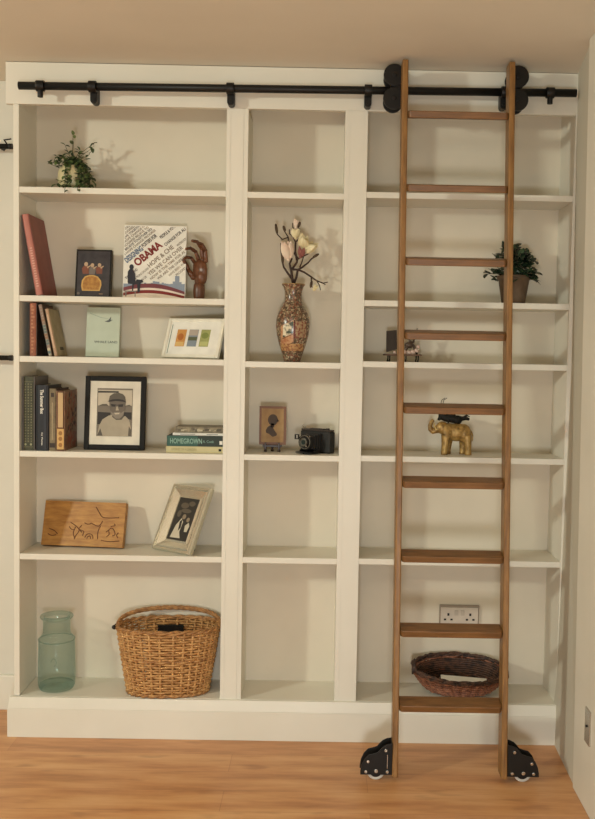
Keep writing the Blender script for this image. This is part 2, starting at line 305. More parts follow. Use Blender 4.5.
for sgn in (-1, 1):
    xf = -0.194 if sgn < 0 else 0.187; xo = -0.200 if sgn < 0 else 0.177
    # roller hook: two wheels clamping the track bar
    hk = MB(); X = xo + sgn * 0.022; zb_ = bz(1.527 + X) + 0.003
    hk.prism([(X - 0.012, zb_ - 0.05), (X + 0.012, zb_ - 0.05), (X + 0.012, zb_ + 0.055), (X - 0.012, zb_ + 0.055)], 0.216, 0.222)
    hk.box(min(xo, X), max(xo, X), 0.206, 0.2155, zb_ - 0.03, zb_ + 0.03)
    ho = hk.build('roller_hook', M['black'], ld, bevel=0.001)
    for zc in (zb_ + 0.0385, zb_ - 0.0395):
        w = MB(); w.cyly(X, zc, 0.037, 0.2005, 0.212, 32); w.cyly(X, zc, 0.024, 0.212, 0.262, 28); w.cyly(X, zc, 0.034, 0.262, 0.27, 28); w.cyly(X, zc, 0.008, 0.196, 0.2005, 14)
        w.build('roller', M['black'], ho, bevel=0.002)
    # foot caster
    xo = xf
    P = [(0, 0.129), (0.014, 0.127), (0.029, 0.120), (0.040, 0.109), (0.048, 0.099), (0.062, 0.094), (0.078, 0.090), (0.092, 0.075), (0.101, 0.055), (0.105, 0.035), (0.105, 0.023), (0, 0.023)]
    P = [(xo + sgn * a, z) for a, z in P]
    if sgn < 0: P = P[::-1]
    f = MB(); f.prism(P, -0.026, -0.022); f.prism(P, 0.022, 0.026); f.box(min(xo, xo + sgn * 0.003), max(xo, xo + sgn * 0.003), -0.022, 0.022, 0.022, 0.126)
    fo = f.build('caster_bracket', M['black'], ld, bevel=0.0008)
    w = MB(); xc = xo + sgn * 0.053; w.cyly(xc, 0.030, 0.0295, -0.014, 0.014, 32, 0); w.cyly(xc, 0.030, 0.021, -0.0145, 0.0145, 24, 1)
    w.build('wheel', [flat('grey_rubber', (205, 200, 190)), M['black']], fo, bevel=0.002)
    for a, z in ((0.022, 0.106), (0.080, 0.068), (0.053, 0.036), (0.087, 0.034), (0.016, 0.034)):
        s_ = MB(); s_.cyly(xo + sgn * a, z, 0.0052 if a != 0.053 else 0.0065, -0.029, -0.026, 12); s_.build('screw', M['chrome'], fo, bevel=0.001)
    if sgn < 0:
        s_ = MB(); s_.prism(rect(xo - 0.0175, xo - 0.0155, 0.045, 0.092), -0.0272, -0.026); s_.build('lever', M['chrome'], fo)

# ------------------------------------------------------------------ books
def book(name, label, x, y, z, w, h, d, cover, spine=None, tilt=0, art=None, artmats=(), group=None, round_=True):
    """spine towards the room; tilt = lean to the left in degrees about the foot"""
    t = thing(name, label, 'book', (x, y, z), (0, -R(tilt), 0), group)
    c = MB(); n = 6; b = 0.003
    c.box(0, b, 0.001, d, 0, h, 0); c.box(w - b, w, 0.001, d, 0, h, 0)
    pts = [(0, 0.003)] + [(w * k / n, -0.0025 * math.sin(PI * k / n)) for k in range(1, n)] + [(w, 0.003)] if round_ else [(0, 0.0), (w, 0.0)]
    vs_ = [(a, q, zz) for zz in (0, h) for a, q in pts] + [(a, q + 0.003, zz) for zz in (0, h) for a, q in pts]; k = len(pts)
    fs = [(i, i + 1, k + i + 1, k + i) for i in range(k - 1)] + [(2 * k + i, 3 * k + i, 3 * k + i + 1, 2 * k + i + 1) for i in range(k - 1)] + [(k + i, k + i + 1, 3 * k + i + 1, 3 * k + i) for i in range(k - 1)] + [(i + 1, i, 2 * k + i, 2 * k + i + 1) for i in range(k - 1)]
    c.add(vs_, fs, 1)
    if art: art(c, w, h)
    c.build('cover', [cover, spine or cover] + list(artmats), t)
    MB().box(b, w - b, 0.004, d - 0.004, 0.003, h - 0.003).build('pages', M['page'], t)
    return t
S2, S3, S4, S5, S6 = SL['L'][1], SL['L'][2], SL['L'][3], SL['L'][4], 0.146
red = flat('red_cloth', (150, 84, 72)); redsp = flat('pink_spine', (186, 118, 104))
def a_red(c, w, h):
    for k in range(16): c.box(w * 0.35, w * 0.7, -0.0033, -0.0028, 0.03 + k * 0.009, 0.034 + k * 0.009, 2)
book('hardback_book', 'tall dusty-red hardback leaning left against the bookcase side', 0.056, 0.012, S2, 0.024, 0.288, 0.185, mat('red_cover', (142, 78, 66), 0.5, col2=(128, 68, 58)), redsp, 10.2, a_red, [flat('rose_print', (222, 170, 150))])

# dark boxed book with gold vessel
t = thing('picture_book', 'dark book with a gold vessel and three small figures on its cover', 'book', **lean((0.168, 0.105, S2), 0, 9, 0.018))
c = MB(); W, H = 0.130, 0.178; c.box(0, W, 0, 0.003, 0, H, 0); c.box(0, W, 0.015, 0.018, 0, H, 0); c.box(0, 0.003, 0.003, 0.015, 0, H, 0)
c.shape(rect(0.006, W - 0.006, 0.005, H - 0.006), 0, 1)
c.shape([(0.026, 0.024), (0.090, 0.024), (0.096, 0.045), (0.094, 0.062), (0.082, 0.077), (0.066, 0.083), (0.050, 0.083), (0.034, 0.077), (0.024, 0.062), (0.022, 0.042)], -0.0004, 2)
c.shape([(0.030, 0.028), (0.086, 0.028), (0.091, 0.045), (0.089, 0.060), (0.079, 0.073), (0.066, 0.078), (0.050, 0.078), (0.037, 0.073), (0.029, 0.060), (0.027, 0.042)], -0.0008, 3)
for cx, cz, s_, m_ in ((0.037, 0.105, 1.0, 4), (0.060, 0.102, 0.95, 5), (0.086, 0.104, 0.9, 4)):
    c.shape([(cx - 0.011 * s_, cz - 0.018 * s_), (cx + 0.011 * s_, cz - 0.018 * s_), (cx + 0.013 * s_, cz + 0.004), (cx + 0.006 * s_, cz + 0.012 * s_), (cx - 0.007 * s_, cz + 0.012 * s_), (cx - 0.015 * s_, cz + 0.002)], -0.0006, 5 if m_ == 4 else 6)
    c.shape(circ(cx, cz + 0.018 * s_, 0.007 * s_, 0.008 * s_), -0.0010, 4)
    c.shape([(cx + 0.006, cz + 0.002), (cx + 0.018 * s_, cz + 0.012), (cx + 0.016 * s_, cz + 0.014), (cx + 0.003, cz + 0.008)], -0.0012, 4)
c.shape(rect(0.088, 0.102, 0.012, 0.014), -0.0006, 4); c.shape(circ(0.013, 0.014, 0.005), -0.0006, 6)
c.build('cover', [M['blackp'], mat('slate_print', (62, 58, 60), 0.4, col2=(44, 40, 46), scale=30), flat('gold_print', (214, 168, 92)), mat('ochre_print', (188, 136, 62), 0.5, col2=(160, 104, 44), scale=90), flat('skin_print', (190, 160, 128)), flat('maroon_print', (128, 74, 54)), flat('grey_print', (118, 108, 100))], t)
MB().box(0.003, W - 0.002, 0.003, 0.015, 0.002, H - 0.002).build('pages', M['page'], t)

# book with diagonal lettering
t = thing('poster_design_book', 'large white book with diagonal lettering and red OBAMA title, facing out', 'book', **lean((0.347, 0.085, S2), 2, 7, 0.022))
W, H = 0.226, 0.268; c = MB(); c.box(0, W, 0, 0.003, 0, H, 0); c.box(0, W, 0.019, 0.022, 0, H, 0); c.box(0, 0.003, 0.003, 0.019, 0, H, 0)
CL = (0.003, W - 0.003, 0.052, H - 0.004); A = R(41)
rows = ['PROGRESS VOTE', 'YES WE CAN FOR THE', 'PEOPLE OF THE UNITED', 'HOPE AND BELIEVE IN IT', 'DESIGN POSTERS', None, 'THIS IS OUR HOPE & CHANGE', 'NOW YES WE CAN OVER', 'THE PEOPLE VOTE HOPE', 'AMERICA PROGRESS', 'TOGETHER WE']
def diag(s_, off, h, m_, start=0.0, bold=0.01, width=None, y=-0.0008):
    # a line of lettering whose baseline passes `off` metres below the corner-to-corner diagonal
    nx, nz = math.sin(A), -math.cos(A); bx, bz_ = 0.0 + nx * off, 0.062 + nz * off
    c.text(s_, bx + start * math.cos(A), bz_ + start * math.sin(A), h, y, m_, A, bold, width, CL)
long_ = 'YES WE CAN HOPE CHANGE PROGRESS BELIEVE TOGETHER VOTE FOR THE PEOPLE '
k = 0
for off in (-0.186, -0.174, -0.162, -0.150, -0.138, -0.126, -0.114, -0.102, -0.090, -0.078, -0.066):
    diag(long_[(k * 9) % 30:(k * 9) % 30 + 30], off, 0.0088, 3 if k % 3 else 9, start=0.03 + (k % 3) * 0.012 if off < -0.09 else 0.0 + (k % 2) * 0.01, bold=0.02); k += 1
diag('DESIGNING', -0.0395, 0.022, 5, start=0.053, bold=0.04, width=0.078); diag('POSTERS FOR', -0.046, 0.015, 9, start=0.134, bold=0.03, width=0.066); diag('PEOPLE & VOTE', -0.030, 0.012, 9, start=0.205, bold=0.02, width=0.07)
diag('OBAMA', -0.005, 0.030, 6, start=0.073, bold=0.04, width=0.120); diag('CHANGE FOR ALL', 0.001, 0.012, 9, start=0.200, bold=0.02, width=0.10); diag('THE ART AND', 0.004, 0.009, 9, start=0.012, bold=0.02, width=0.055)
diag('HOPE & CHE', 0.026, 0.017, 3, start=0.105, bold=0.02, width=0.115); diag('THE PEOPLE CALLING', 0.026, 0.008, 3, start=0.03, width=0.07)
diag('YES WE CAN OVER', 0.048, 0.014, 3, start=0.085, bold=0.02, width=0.16); diag('NOW IS THE TIME FOR ALL', 0.064, 0.010, 4, start=0.08, bold=0.02, width=0.17); diag('WE ARE THE ONES WE', 0.080, 0.010, 3, start=0.10, bold=0.02, width=0.14); diag('WAITING FOR YOU', 0.030, 0.009, 3, start=0.232, bold=0.02, width=0.06); diag('BELIEVE IN US', 0.046, 0.009, 3, start=0.02, bold=0.02, width=0.055); diag('HAVE BEEN WAITING', 0.096, 0.009, 4, start=0.14, width=0.1); diag('PROGRESS', 0.112, 0.009, 3, start=0.16, width=0.05)
c.shape(rect(0.002, W - 0.002, 0.026, 0.052), -0.0001, 10)
sky = [(0.002, 0.046), (0.06, 0.056)]
xs = 0.06; rnd = random.Random(4)
while xs < W - 0.008: 
    hh = 0.052 + rnd.random() * 0.012 + (0.022 if 0.185 < xs < 0.2 else 0); sky += [(xs, hh), (xs + 0.008, hh)]; xs += 0.008
c.shape([(0.002, 0.03)] + sky + [(W - 0.002, 0.056), (W - 0.002, 0.03)], -0.0004, 10)
arc = lambda z0, dz: [(0.002 + (W - 0.004) * q / 14, z0 + dz * math.sin(PI * (0.18 + 0.75 * q / 14))) for q in range(15)]
c.shape(arc(0.008, 0.0) + arc(0.018, 0.036)[::-1], -0.0007, 7); c.shape(arc(0.004, 0.0) + arc(0.010, 0.028)[::-1], -0.0010, 8); c.shape(arc(0.003, 0.0) + arc(0.004, 0.026)[::-1], -0.0013, 6); c.shape(arc(0.0005, 0.0) + arc(-0.004, 0.022)[::-1], -0.0016, 8)
c.shape([(0.018, 0.060), (0.046, 0.060), (0.050, 0.068), (0.070, 0.066), (0.074, 0.058), (0.064, 0.054), (0.062, 0.022), (0.054, 0.018), (0.052, 0.050), (0.040, 0.048), (0.038, 0.026), (0.034, 0.026), (0.034, 0.050), (0.018, 0.052)], -0.0019, 11)
c.shape([(0.017, 0.056), (0.017, 0.096), (0.024, 0.106), (0.036, 0.104), (0.044, 0.088), (0.046, 0.060)], -0.0022, 11); c.shape(circ(0.030, 0.113, 0.008, 0.010), -0.0022, 11)
c.shape(rect(0.004, 0.05, 0.022, 0.026), -0.0020, 12); c.shape(rect(0.010, 0.014, 0.004, 0.026), -0.0020, 12); c.shape(rect(0.044, 0.047, 0.004, 0.026), -0.0020, 12)
c.build('cover', [M['white'], M['white'], M['white'], flat('taupe_print', (134, 120, 102)), flat('sand_print', (146, 130, 108)), flat('blue_print', (84, 104, 130)), flat('brick_print', (126, 30, 22)), flat('plum_print', (118, 54, 60)), flat('pale_print', (232, 214, 196)), flat('dark_print', (64, 56, 54)), flat('haze_print', (140, 150, 164)), flat('ink_print', (34, 34, 44)), flat('grey_line', (130, 120, 112))], t)
MB().box(0.003, W - 0.003, 0.003, 0.019, 0.003, H - 0.003).build('pages', flat('dark_pages', (92, 80, 66)), t)

# ------------------------------------------------------------------ articulated wooden hand
t = thing('mannequin_hand', 'brown wooden artist mannequin hand with curled fingers', 'hand', (0.622, 0.105, S2), (0, 0, R(48)))
b = MB(); b.lathe([(0, 0), (0.018, 0), (0.0195, 0.012), (0.0205, 0.035), (0.019, 0.055), (0.016, 0.060), (0, 0.060)], 20, sx=1, sy=1.1); b.build('wrist', M['darkwood'], t)
b = MB(); b.ell((0.004, 0, 0.103), (0.019, 0.036, 0.046)); b.ell((0.001, -0.014, 0.082), (0.019, 0.020, 0.028)); b.ell((0.006, 0.004, 0.125), (0.016, 0.036, 0.022)); b.tube([(0, 0, 0.056), (0.002, 0, 0.08)], [0.015, 0.02], 12)
b.build('palm', M['darkwood'], t, remesh=0.0025)
def finger(y, base, angs, lens, rr, nm='finger'):
    b = MB(); p = Vector((base[0], y, base[1])); 
    for k, (a, l) in enumerate(zip(angs, lens)):
        q = p + Vector((-math.sin(R(a)), 0, math.cos(R(a)))) * l; ra = rr * (1 - 0.12 * k)
        b.ell(p, (ra * 1.02,) * 3, n=10); d = (q - p).normalized()
        b.tube([p, p + d * l * 0.35, p + d * l * 0.8, q], [ra * 0.9, ra, ra * 0.88, ra * 0.75], 10); p = q
    b.ell(p, (rr * 0.62,) * 3, n=10); b.build(nm, M['darkwood'], t)
finger(-0.027, (0.008, 0.142), (4, 38, 78), (0.037, 0.026, 0.020), 0.0082)
finger(-0.009, (0.009, 0.147), (10, 44, 86), (0.041, 0.030, 0.022), 0.0086)
finger(0.010, (0.007, 0.143), (28, 66, 104), (0.037, 0.026, 0.020), 0.0080)
finger(0.026, (0.004, 0.134), (48, 88, 124), (0.029, 0.021, 0.017), 0.0070)
b = MB(); pts = [Vector((-0.004, 0.030, 0.084)), Vector((-0.014, 0.042, 0.108)), Vector((-0.026, 0.046, 0.132)), Vector((-0.040, 0.042, 0.146))]
for p, q, ra in zip(pts, pts[1:], (0.0105, 0.0085, 0.0072)): b.ell(p, (ra,) * 3, n=10); b.tube([p, p.lerp(q, 0.5), q], [ra * 0.9, ra, ra * 0.75], 10)
b.ell(pts[-1], (0.0055,) * 3, n=10); b.build('thumb', M['darkwood'], t)

# ------------------------------------------------------------------ shelf three: small books
def a_spk(c, w, h):
    rr = random.Random(3)
    for k in range(14): z = 0.012 + k * 0.0125; c.box(w * 0.3, w * (0.45 + rr.random() * 0.3), -0.0034, -0.0027, z, z + 0.006, 2)
book('paperback_book', 'upright rust-brown book with dark cover, first at left on its shelf', 0.026, 0.03, S3, 0.027, 0.190, 0.15, mat('dark_cover', (74, 58, 48), 0.5, col2=(50, 40, 36), scale=60), mat('rust_spine', (158, 96, 66), 0.6, col2=(138, 78, 54), scale=50), 0, a_spk, [flat('rust_print', (186, 128, 94))])
def a_multi(c, w, h):
    rr = random.Random(8)
    for k in range(17): z = 0.01 + k * 0.0105; c.box(w * 0.1, w * 0.9, -0.0034, -0.0026, z, z + 0.008, 2 + rr.randrange(4))
book('paperback_book', 'slim book with patchy pale spine leaning left on the rust-brown one', 0.094, 0.035, S3, 0.0135, 0.187, 0.13, flat('brown_cover', (92, 66, 48)), flat('grey_spine', (170, 158, 136)), 11.5, a_multi, [flat('rust2', (150, 110, 84)), flat('teal2', (104, 116, 112)), flat('cream2', (204, 190, 156)), flat('mauve2', (146, 118, 104))])
def a_pink(c, w, h):
    c.box(w * 0.25, w * 0.75, -0.0034, -0.0026, 0.03, h - 0.02, 2)
    for k in range(3): c.box(w + 0.0001, w + 0.0005, 0.045, 0.09, 0.022 + k * 0.004, 0.0245 + k * 0.004, 3)
book('paperback_book', 'tan-covered book leaning left, last of the small leaning row', 0.113, 0.04, S3, 0.013, 0.172, 0.125, mat('tan_cover', (172, 158, 126), 0.6, col2=(152, 138, 106), scale=25), flat('pink_spine2', (186, 150, 120)), 11.5, a_pink, [flat('peach', (206, 172, 140)), M['blackp']])

# mint book
t = thing('mint_book', 'pale mint-green book standing face out with a small bird motif', 'book', **lean((0.204, 0.12, S3), 0, 8, 0.016))
W, H = 0.122, 0.183; c = MB(); c.box(0, W, 0, 0.0025, 0, H, 0); c.box(0, W, 0.0135, 0.016, 0, H, 0); c.box(0, 0.0025, 0.0025, 0.0135, 0, H, 0)
c.text('WHALE LAND', W / 2 + 0.012, 0.050, 0.0085, -0.0006, 1, 0, 0.01, 0.085, center=True)
c.shape([(0.066, 0.131), (0.080, 0.136), (0.090, 0.150), (0.088, 0.136), (0.096, 0.138), (0.086, 0.130), (0.080, 0.128)], -0.0005, 1)
c.shape([(0.010, 0.160), (0.050, 0.145), (0.080, 0.140), (0.081, 0.1405), (0.050, 0.147), (0.011, 0.162)], -0.0003, 2)
c.build('cover', [mat('mint_card', (192, 200, 180), 0.6, col2=(184, 193, 173), scale=15), flat('slate_ink', (86, 92, 92)), flat('sage_ink', (150, 164, 146))], t)
MB().box(0.0025, W - 0.002, 0.0025, 0.0135, 0.002, H - 0.002).build('pages', M['page'], t)

# frames -----------------------------------------------------------
def frame(t, W, H, bw, d, m, mw, photo, pm, prof='flat', strut=True, mat_m=None, bevel=0.002):
    """frame with border bw, mount to mw, back board and easel strut"""
    fr = MB()
    if prof == 'flat':
        for x0, x1, z0, z1 in ((0, bw, 0, H), (W - bw, W, 0, H), (bw, W - bw, 0, bw), (bw, W - bw, H - bw, H)): fr.box(x0, x1, 0, d, z0, z1)
    else:
        steps = [(0, 0.010), (0.0, -0.002), (0.004, -0.008), (0.010, -0.008), (0.012, -0.003), (0.017, -0.005), (bw * 0.85, 0.009), (bw, 0.006), (bw, 0.012)]
        for i in range(len(steps) - 1):
            (a, y0), (b_, y1) = steps[i], steps[i + 1]
            A_ = [(a, y0, a), (W - a, y0, a), (W - a, y0, H - a), (a, y0, H - a)]; B_ = [(b_, y1, b_), (W - b_, y1, b_), (W - b_, y1, H - b_), (b_, y1, H - b_)]
            fr.add(A_ + B_, [(k, (k + 1) % 4, 4 + (k + 1) % 4, 4 + k) for k in range(4)])
        fr.box(0, W, 0.0101, d, 0, H)
    fr.build('frame', m, t, bevel=bevel if prof == 'flat' else 0)
    yb = 0.004 if prof == 'flat' else 0.0095
    mo = MB(); mo.box(bw - 0.001, W - bw + 0.001, yb, yb + 0.002, bw - 0.001, H - bw + 0.001); mo.build('mount', mat_m or M['white'], t)
    MB().box(bw * 0.5, W - bw * 0.5, yb + 0.003, d - 0.001, bw * 0.5, H - bw * 0.5).build('backing_board', flat('backing', (86, 66, 48)), t) if prof == 'flat' else None
    ph = MB(); photo(ph, yb - 0.0003); ph.build('photograph', pm, t)
    return t
t = thing('photo_frame', 'white landscape frame holding three small coloured pictures', 'picture frame', **lean((0.487, 0.090, S3), -18, 24, 0.016))
def three(p, y):
    p.shape(rect(0.018, 0.0205, 0.016, 0.132), y, 9)  # green strip: glass reflection along the bevel, painted as flat colour
    for k, x in enumerate((0.044, 0.092, 0.140)):
        p.shape(rect(x, x + 0.037, 0.044, 0.112), y, 0 + 3 * k)
        if k == 0: p.shape(circ(x + 0.017, 0.082, 0.012, 0.014), y - 0.0004, 1); p.shape(rect(x + 0.002, x + 0.034, 0.046, 0.062), y - 0.0004, 2)
        if k == 1: p.shape(rect(x + 0.001, x + 0.036, 0.068, 0.082), y - 0.0004, 4); p.shape(rect(x + 0.001, x + 0.036, 0.088, 0.111), y - 0.0004, 5)
        if k == 2: p.shape(circ(x + 0.018, 0.088, 0.014, 0.012), y - 0.0004, 7); p.shape(rect(x + 0.003, x + 0.034, 0.048, 0.064), y - 0.0004, 8)
frame(t, 0.226, 0.156, 0.012, 0.016, mat('white_lacquer', (236, 230, 212), 0.35), 0.04, three, [flat('orange_pic', (206, 146, 74)), flat('amber_pic', (178, 104, 40)), flat('cream_pic', (222, 182, 112)), flat('blue_pic', (134, 144, 152)), flat('moss_pic', (92, 96, 66)), flat('rose_pic', (178, 164, 150)), flat('green_pic', (158, 160, 96)), flat('olive_pic', (124, 132, 66)), flat('lime_pic', (186, 186, 120)), flat('green_reflection', (110, 130, 112))])
st = MB(); st.hexa([(0.09, 0.016, 0.03), (0.14, 0.016, 0.03), (0.09, 0.017, 0.1), (0.14, 0.017, 0.1), (0.09, 0.018, 0.03), (0.14, 0.018, 0.03), (0.09, 0.019, 0.1), (0.14, 0.019, 0.1)]); st.build('easel_back', flat('backing', (86, 66, 48)), t)

# ------------------------------------------------------------------ shelf four: upright books
def a_orn(c, w, h):
    rr = random.Random(5)
    c.box(w * 0.1, w * 0.9, -0.0034, -0.0026, 0.012, 0.014, 2); c.box(w * 0.1, w * 0.9, -0.0034, -0.0026, h - 0.02, h - 0.018, 2)
    for k in range(22):
        z = 0.03 + k * 0.0098
        for xx in (0.25, 0.5, 0.75): c.box(w * xx - 0.002 - 0.001 * rr.random(), w * xx + 0.0015 + 0.001 * rr.random(), -0.0034, -0.0026, z, z + 0.004 + 0.002 * rr.random(), 2)
    for xx in (0.25, 0.72): c.prism(circ(w * xx, 0.022, 0.004, n=10), -0.0036, -0.0026, 3)
book('hardback_book', 'olive-green book with an ornate pale-patterned spine, tallest of its row', 0.006, 0.02, S4, 0.042, 0.266, 0.165, mat('grey_violet_cover', (104, 98, 94), 0.6), mat('olive_spine', (70, 70, 48), 0.5, col2=(52, 54, 36), scale=70), 0, a_orn, [flat('khaki_print', (116, 112, 82)), flat('pale_dot', (160, 158, 124))])
def a_nav(c, w, h):
    for s_, z, hh, l in (('The Summer Box', h - 0.016, 0.0125, 0.088), ('C.J. Thomas', 0.066, 0.0065, 0.047)):
        vs_, fs, tw, th = text_polys(s_, 0.03)
        P = [(w / 2 - hh / 2 + b_ / th * hh, -0.0032, z - a / tw * l) for a, b_ in vs_]; c.add(P, fs, 2)
book('hardback_book', 'dark navy book with white vertical title on its spine', 0.054, 0.02, S4, 0.043, 0.236, 0.165, flat('navy_cover', (34, 36, 42), 0.45), flat('navy_cover', (34, 36, 42)), 0, a_nav, [M['white']])
def a_tan(c, w, h):
    c.box(w * 0.15, w * 0.85, -0.0034, -0.0026, 0.012, 0.028, 2); c.box(w * 0.4, w * 0.6, -0.0034, -0.0026, 0.04, h - 0.05, 3); c.box(w * 0.3, w * 0.7, -0.0034, -0.0026, h - 0.03, h - 0.015, 2)
book('hardback_book', 'taupe-spined brown book standing between the navy and the gold-ornamented books', 0.099, 0.022, S4, 0.027, 0.224, 0.160, flat('umber_cover', (66, 44, 30)), mat('taupe_spine', (134, 118, 88), 0.6, col2=(112, 98, 72), scale=60), 0, a_tan, [flat('umber_print', (60, 46, 36)), flat('stone_print', (160, 144, 112))])
def a_gold(c, w, h):
    c.box(w * 0.22, w * 0.82, -0.0034, -0.0026, 0.085, h - 0.006, 2); c.box(w * 0.12, w * 0.92, -0.0036, -0.0026, 0.006, 0.080, 3)
    for k, z in enumerate((0.022, 0.044, 0.064)): c.prism(circ(w * 0.52, z, 0.007, 0.008, 10), -0.0042, -0.003, 4)
    rr = random.Random(2)
    for k in range(150): # floral cover
        y = 0.012 + rr.random() * 0.14; z = 0.008 + rr.random() * (h - 0.02); q = 0.003 + rr.random() * 0.005
        pts = [(w + 0.0004 + k * 2e-6, y + q * math.cos(a * PI / 3), z + q * 1.3 * math.sin(a * PI / 3)) for a in range(6)]; c.add(pts, [tuple(range(6))], 5 + rr.randrange(3) if z > 0.06 else 7)
book('hardback_book', 'brown book with cream and gold ornamented spine and floral cover', 0.1262, 0.02, S4, 0.030, 0.216, 0.165, mat('floral_ground', (150, 116, 88), 0.5, col2=(112, 80, 60), scale=40), flat('brown_spine', (96, 56, 34)), 0, a_gold, [flat('oat_print', (200, 168, 122)), flat('old_gold', (214, 172, 104)), flat('gold_dark', (160, 112, 58)), flat('fl_dark', (62, 46, 38)), flat('fl_tan', (146, 120, 90)), flat('fl_red', (150, 84, 64))])

# black framed portrait
t = thing('photo_frame', 'black frame with wide white mount around a black-and-white portrait', 'picture frame', **lean((0.210, 0.072, S4), 0, 6, 0.02))
W, H = 0.222, 0.270
def man(p, y):
    px = lambda a: (a - 40) / 490 * W; pz = lambda a: (638 - a) / 583 * H
    Q = lambda pts: [(px(a), pz(b)) for a, b in pts]
    p.shape(Q([(138, 532), (425, 532), (425, 152), (138, 152)]), y, 0)
    p.shape(Q([(145, 290), (420, 290), (420, 165), (145, 165)]), y - 0.0004, 1)
    p.shape(Q([(145, 188), (310, 186), (310, 174), (145, 174)]), y - 0.0008, 3)
    p.shape(Q([(150, 292), (232, 292), (215, 276), (180, 278)]), y - 0.0008, 2); p.shape(Q([(350, 292), (418, 292), (400, 280)]), y - 0.0008, 2)
    p.shape(Q([(145, 440), (240, 420), (250, 345), (145, 340)]), y - 0.0008, 3); p.shape(Q([(350, 380), (418, 400), (418, 340), (360, 340)]), y - 0.0008, 3)
    p.shape(Q([(145, 530), (160, 450), (185, 400), (235, 368), (270, 362), (300, 400), (340, 395), (366, 368), (400, 400), (418, 470), (420, 530)]), y - 0.0012, 4)
    p.shape(Q([(145, 528), (170, 470), (190, 528)]), y - 0.0014, 2); p.shape(Q([(395, 528), (400, 450), (419, 480), (419, 528)]), y - 0.0014, 2)
    p.shape(Q([(262, 378), (296, 402), (340, 400), (360, 372), (340, 340), (270, 340)]), y - 0.0016, 2)
    p.shape(Q([(236, 260), (244, 320), (262, 362), (292, 392), (325, 392), (350, 366), (366, 320), (370, 262), (330, 240), (265, 240)]), y - 0.0020, 5)
    p.shape(Q([(250, 330), (262, 362), (292, 392), (325, 392), (350, 366), (362, 326), (335, 345), (320, 338), (285, 340), (268, 348)]), y - 0.0024, 6)
    p.shape(Q([(280, 348), (322, 346), (318, 356), (288, 358)]), y - 0.0028, 1)
    p.shape(Q([(250, 276), (290, 280), (286, 298), (256, 296)]), y - 0.0024, 3); p.shape(Q([(310, 280), (352, 276), (346, 298), (314, 298)]), y - 0.0024, 3); p.shape(Q([(286, 282), (314, 282), (314, 286), (286, 286)]), y - 0.0024, 3)
    p.shape(Q([(296, 296), (306, 296), (316, 326), (290, 328)]), y - 0.0024, 4)
    p.shape(Q([(230, 262), (240, 214), (270, 192), (310, 186), (345, 196), (364, 218), (372, 262), (340, 250), (290, 246), (255, 250)]), y - 0.0026, 2)
    p.shape(Q([(222, 256), (260, 240), (310, 236), (350, 242), (376, 262), (340, 256), (290, 252), (250, 258)]), y - 0.0030, 3)
frame(t, W, H, 0.0185, 0.02, M['blackp'], 0.05, man, [flat('photo_mid', (122, 112, 98)), flat('photo_light', (196, 184, 162)), flat('photo_grey', (92, 84, 72)), flat('photo_dark', (44, 38, 34)), flat('photo_pale', (172, 160, 138)), flat('photo_face', (106, 96, 84)), flat('photo_beard', (134, 124, 110))], mat_m=mat('warm_mount', (226, 218, 200), 0.7))
MB().hexa([(0.085, 0.020, 0.02), (0.135, 0.020, 0.02), (0.085, 0.060, 0.008), (0.135, 0.060, 0.008), (0.09, 0.0205, 0.17), (0.13, 0.0205, 0.17), (0.09, 0.0225, 0.17), (0.13, 0.0225, 0.17)]).build('easel_back', flat('backing', (86, 66, 48)), t)

# stacked books lying flat
def flatbook(label, x0, x1, y0, y1, z, h, cover, spine, art=None, am=(), pages=None, rz=0):
    cx, cy = (x0 + x1) / 2, (y0 + y1) / 2
    t = thing('stacked_book', label, 'book', (cx, cy, z), (0, 0, R(rz)), 'books lying in a stack'); w = (x1 - x0) / 2; d = (y1 - y0) / 2; b = 0.0022 if h > 0.01 else 0.0012
    c = MB(); c.box(-w, w, -d, d, 0, b, 0); c.box(-w, w, -d, d, h - b, h, 0); c.box(-w, w, -d, -d + b, b, h - b, 1)
    if art: art(c, w, d, h)
    c.build('cover', [cover, spine] + list(am), t); MB().box(-w + 0.004, w - 0.004, -d + b, d - 0.005, b, h - b).build('pages', pages or M['page'], t)
def s1(c, w, d, h): 
    c.text('STORIES OF A GARDEN', -w + 0.02, h * 0.32, h * 0.38, -d - 0.0004, 2, width=0.09); c.shape(rect(w - 0.016, w - 0.006, h * 0.3, h * 0.65), -d, 3)
flatbook('cream book at the bottom of the flat stack', 0.518, 0.724, 0.035, 0.165, S4, 0.0235, flat('cream_cloth', (206, 194, 146)), flat('cream_cloth', (206, 194, 146)), s1, [flat('olive_ink', (150, 136, 84)), M['blackp']])
def s2(c, w, d, h):
    c.box(-w + 0.001, w * 0.1, -d - 0.0006, -d, 0.001, h - 0.001, 4)
    c.text('HOMEGROWN', -w + 0.012, h * 0.25, h * 0.5, -d - 0.0012, 2, width=0.115, bold=0.02); c.shape(rect(w - 0.012, w - 0.001, h * 0.2, h * 0.55), -d - 0.0006, 3); c.text('A. Cook', w - 0.072, h * 0.35, h * 0.25, -d - 0.0008, 2, width=0.04)
flatbook('thick dark-green book with pale lettering, second from the bottom of the stack', 0.521, 0.723, 0.033, 0.165, S4 + 0.0238, 0.038, flat('green_cloth', (40, 54, 44)), flat('green_spine', (36, 50, 42)), s2, [flat('aqua_ink', (140, 176, 160)), M['white'], flat('teal_band', (52, 92, 80))])
def s3(c, w, d, h): c.shape(rect(-w * 0.7, -w * 0.1, h * 0.35, h * 0.65), -d, 2); c.shape(rect(w * 0.35, w * 0.8, h * 0.35, h * 0.65), -d, 2)
flatbook('thin white book lying in the stack above the green one', 0.540, 0.722, 0.045, 0.16, S4 + 0.0622, 0.0088, M['white'], M['white'], s3, [flat('grey_ink', (140, 136, 128))])
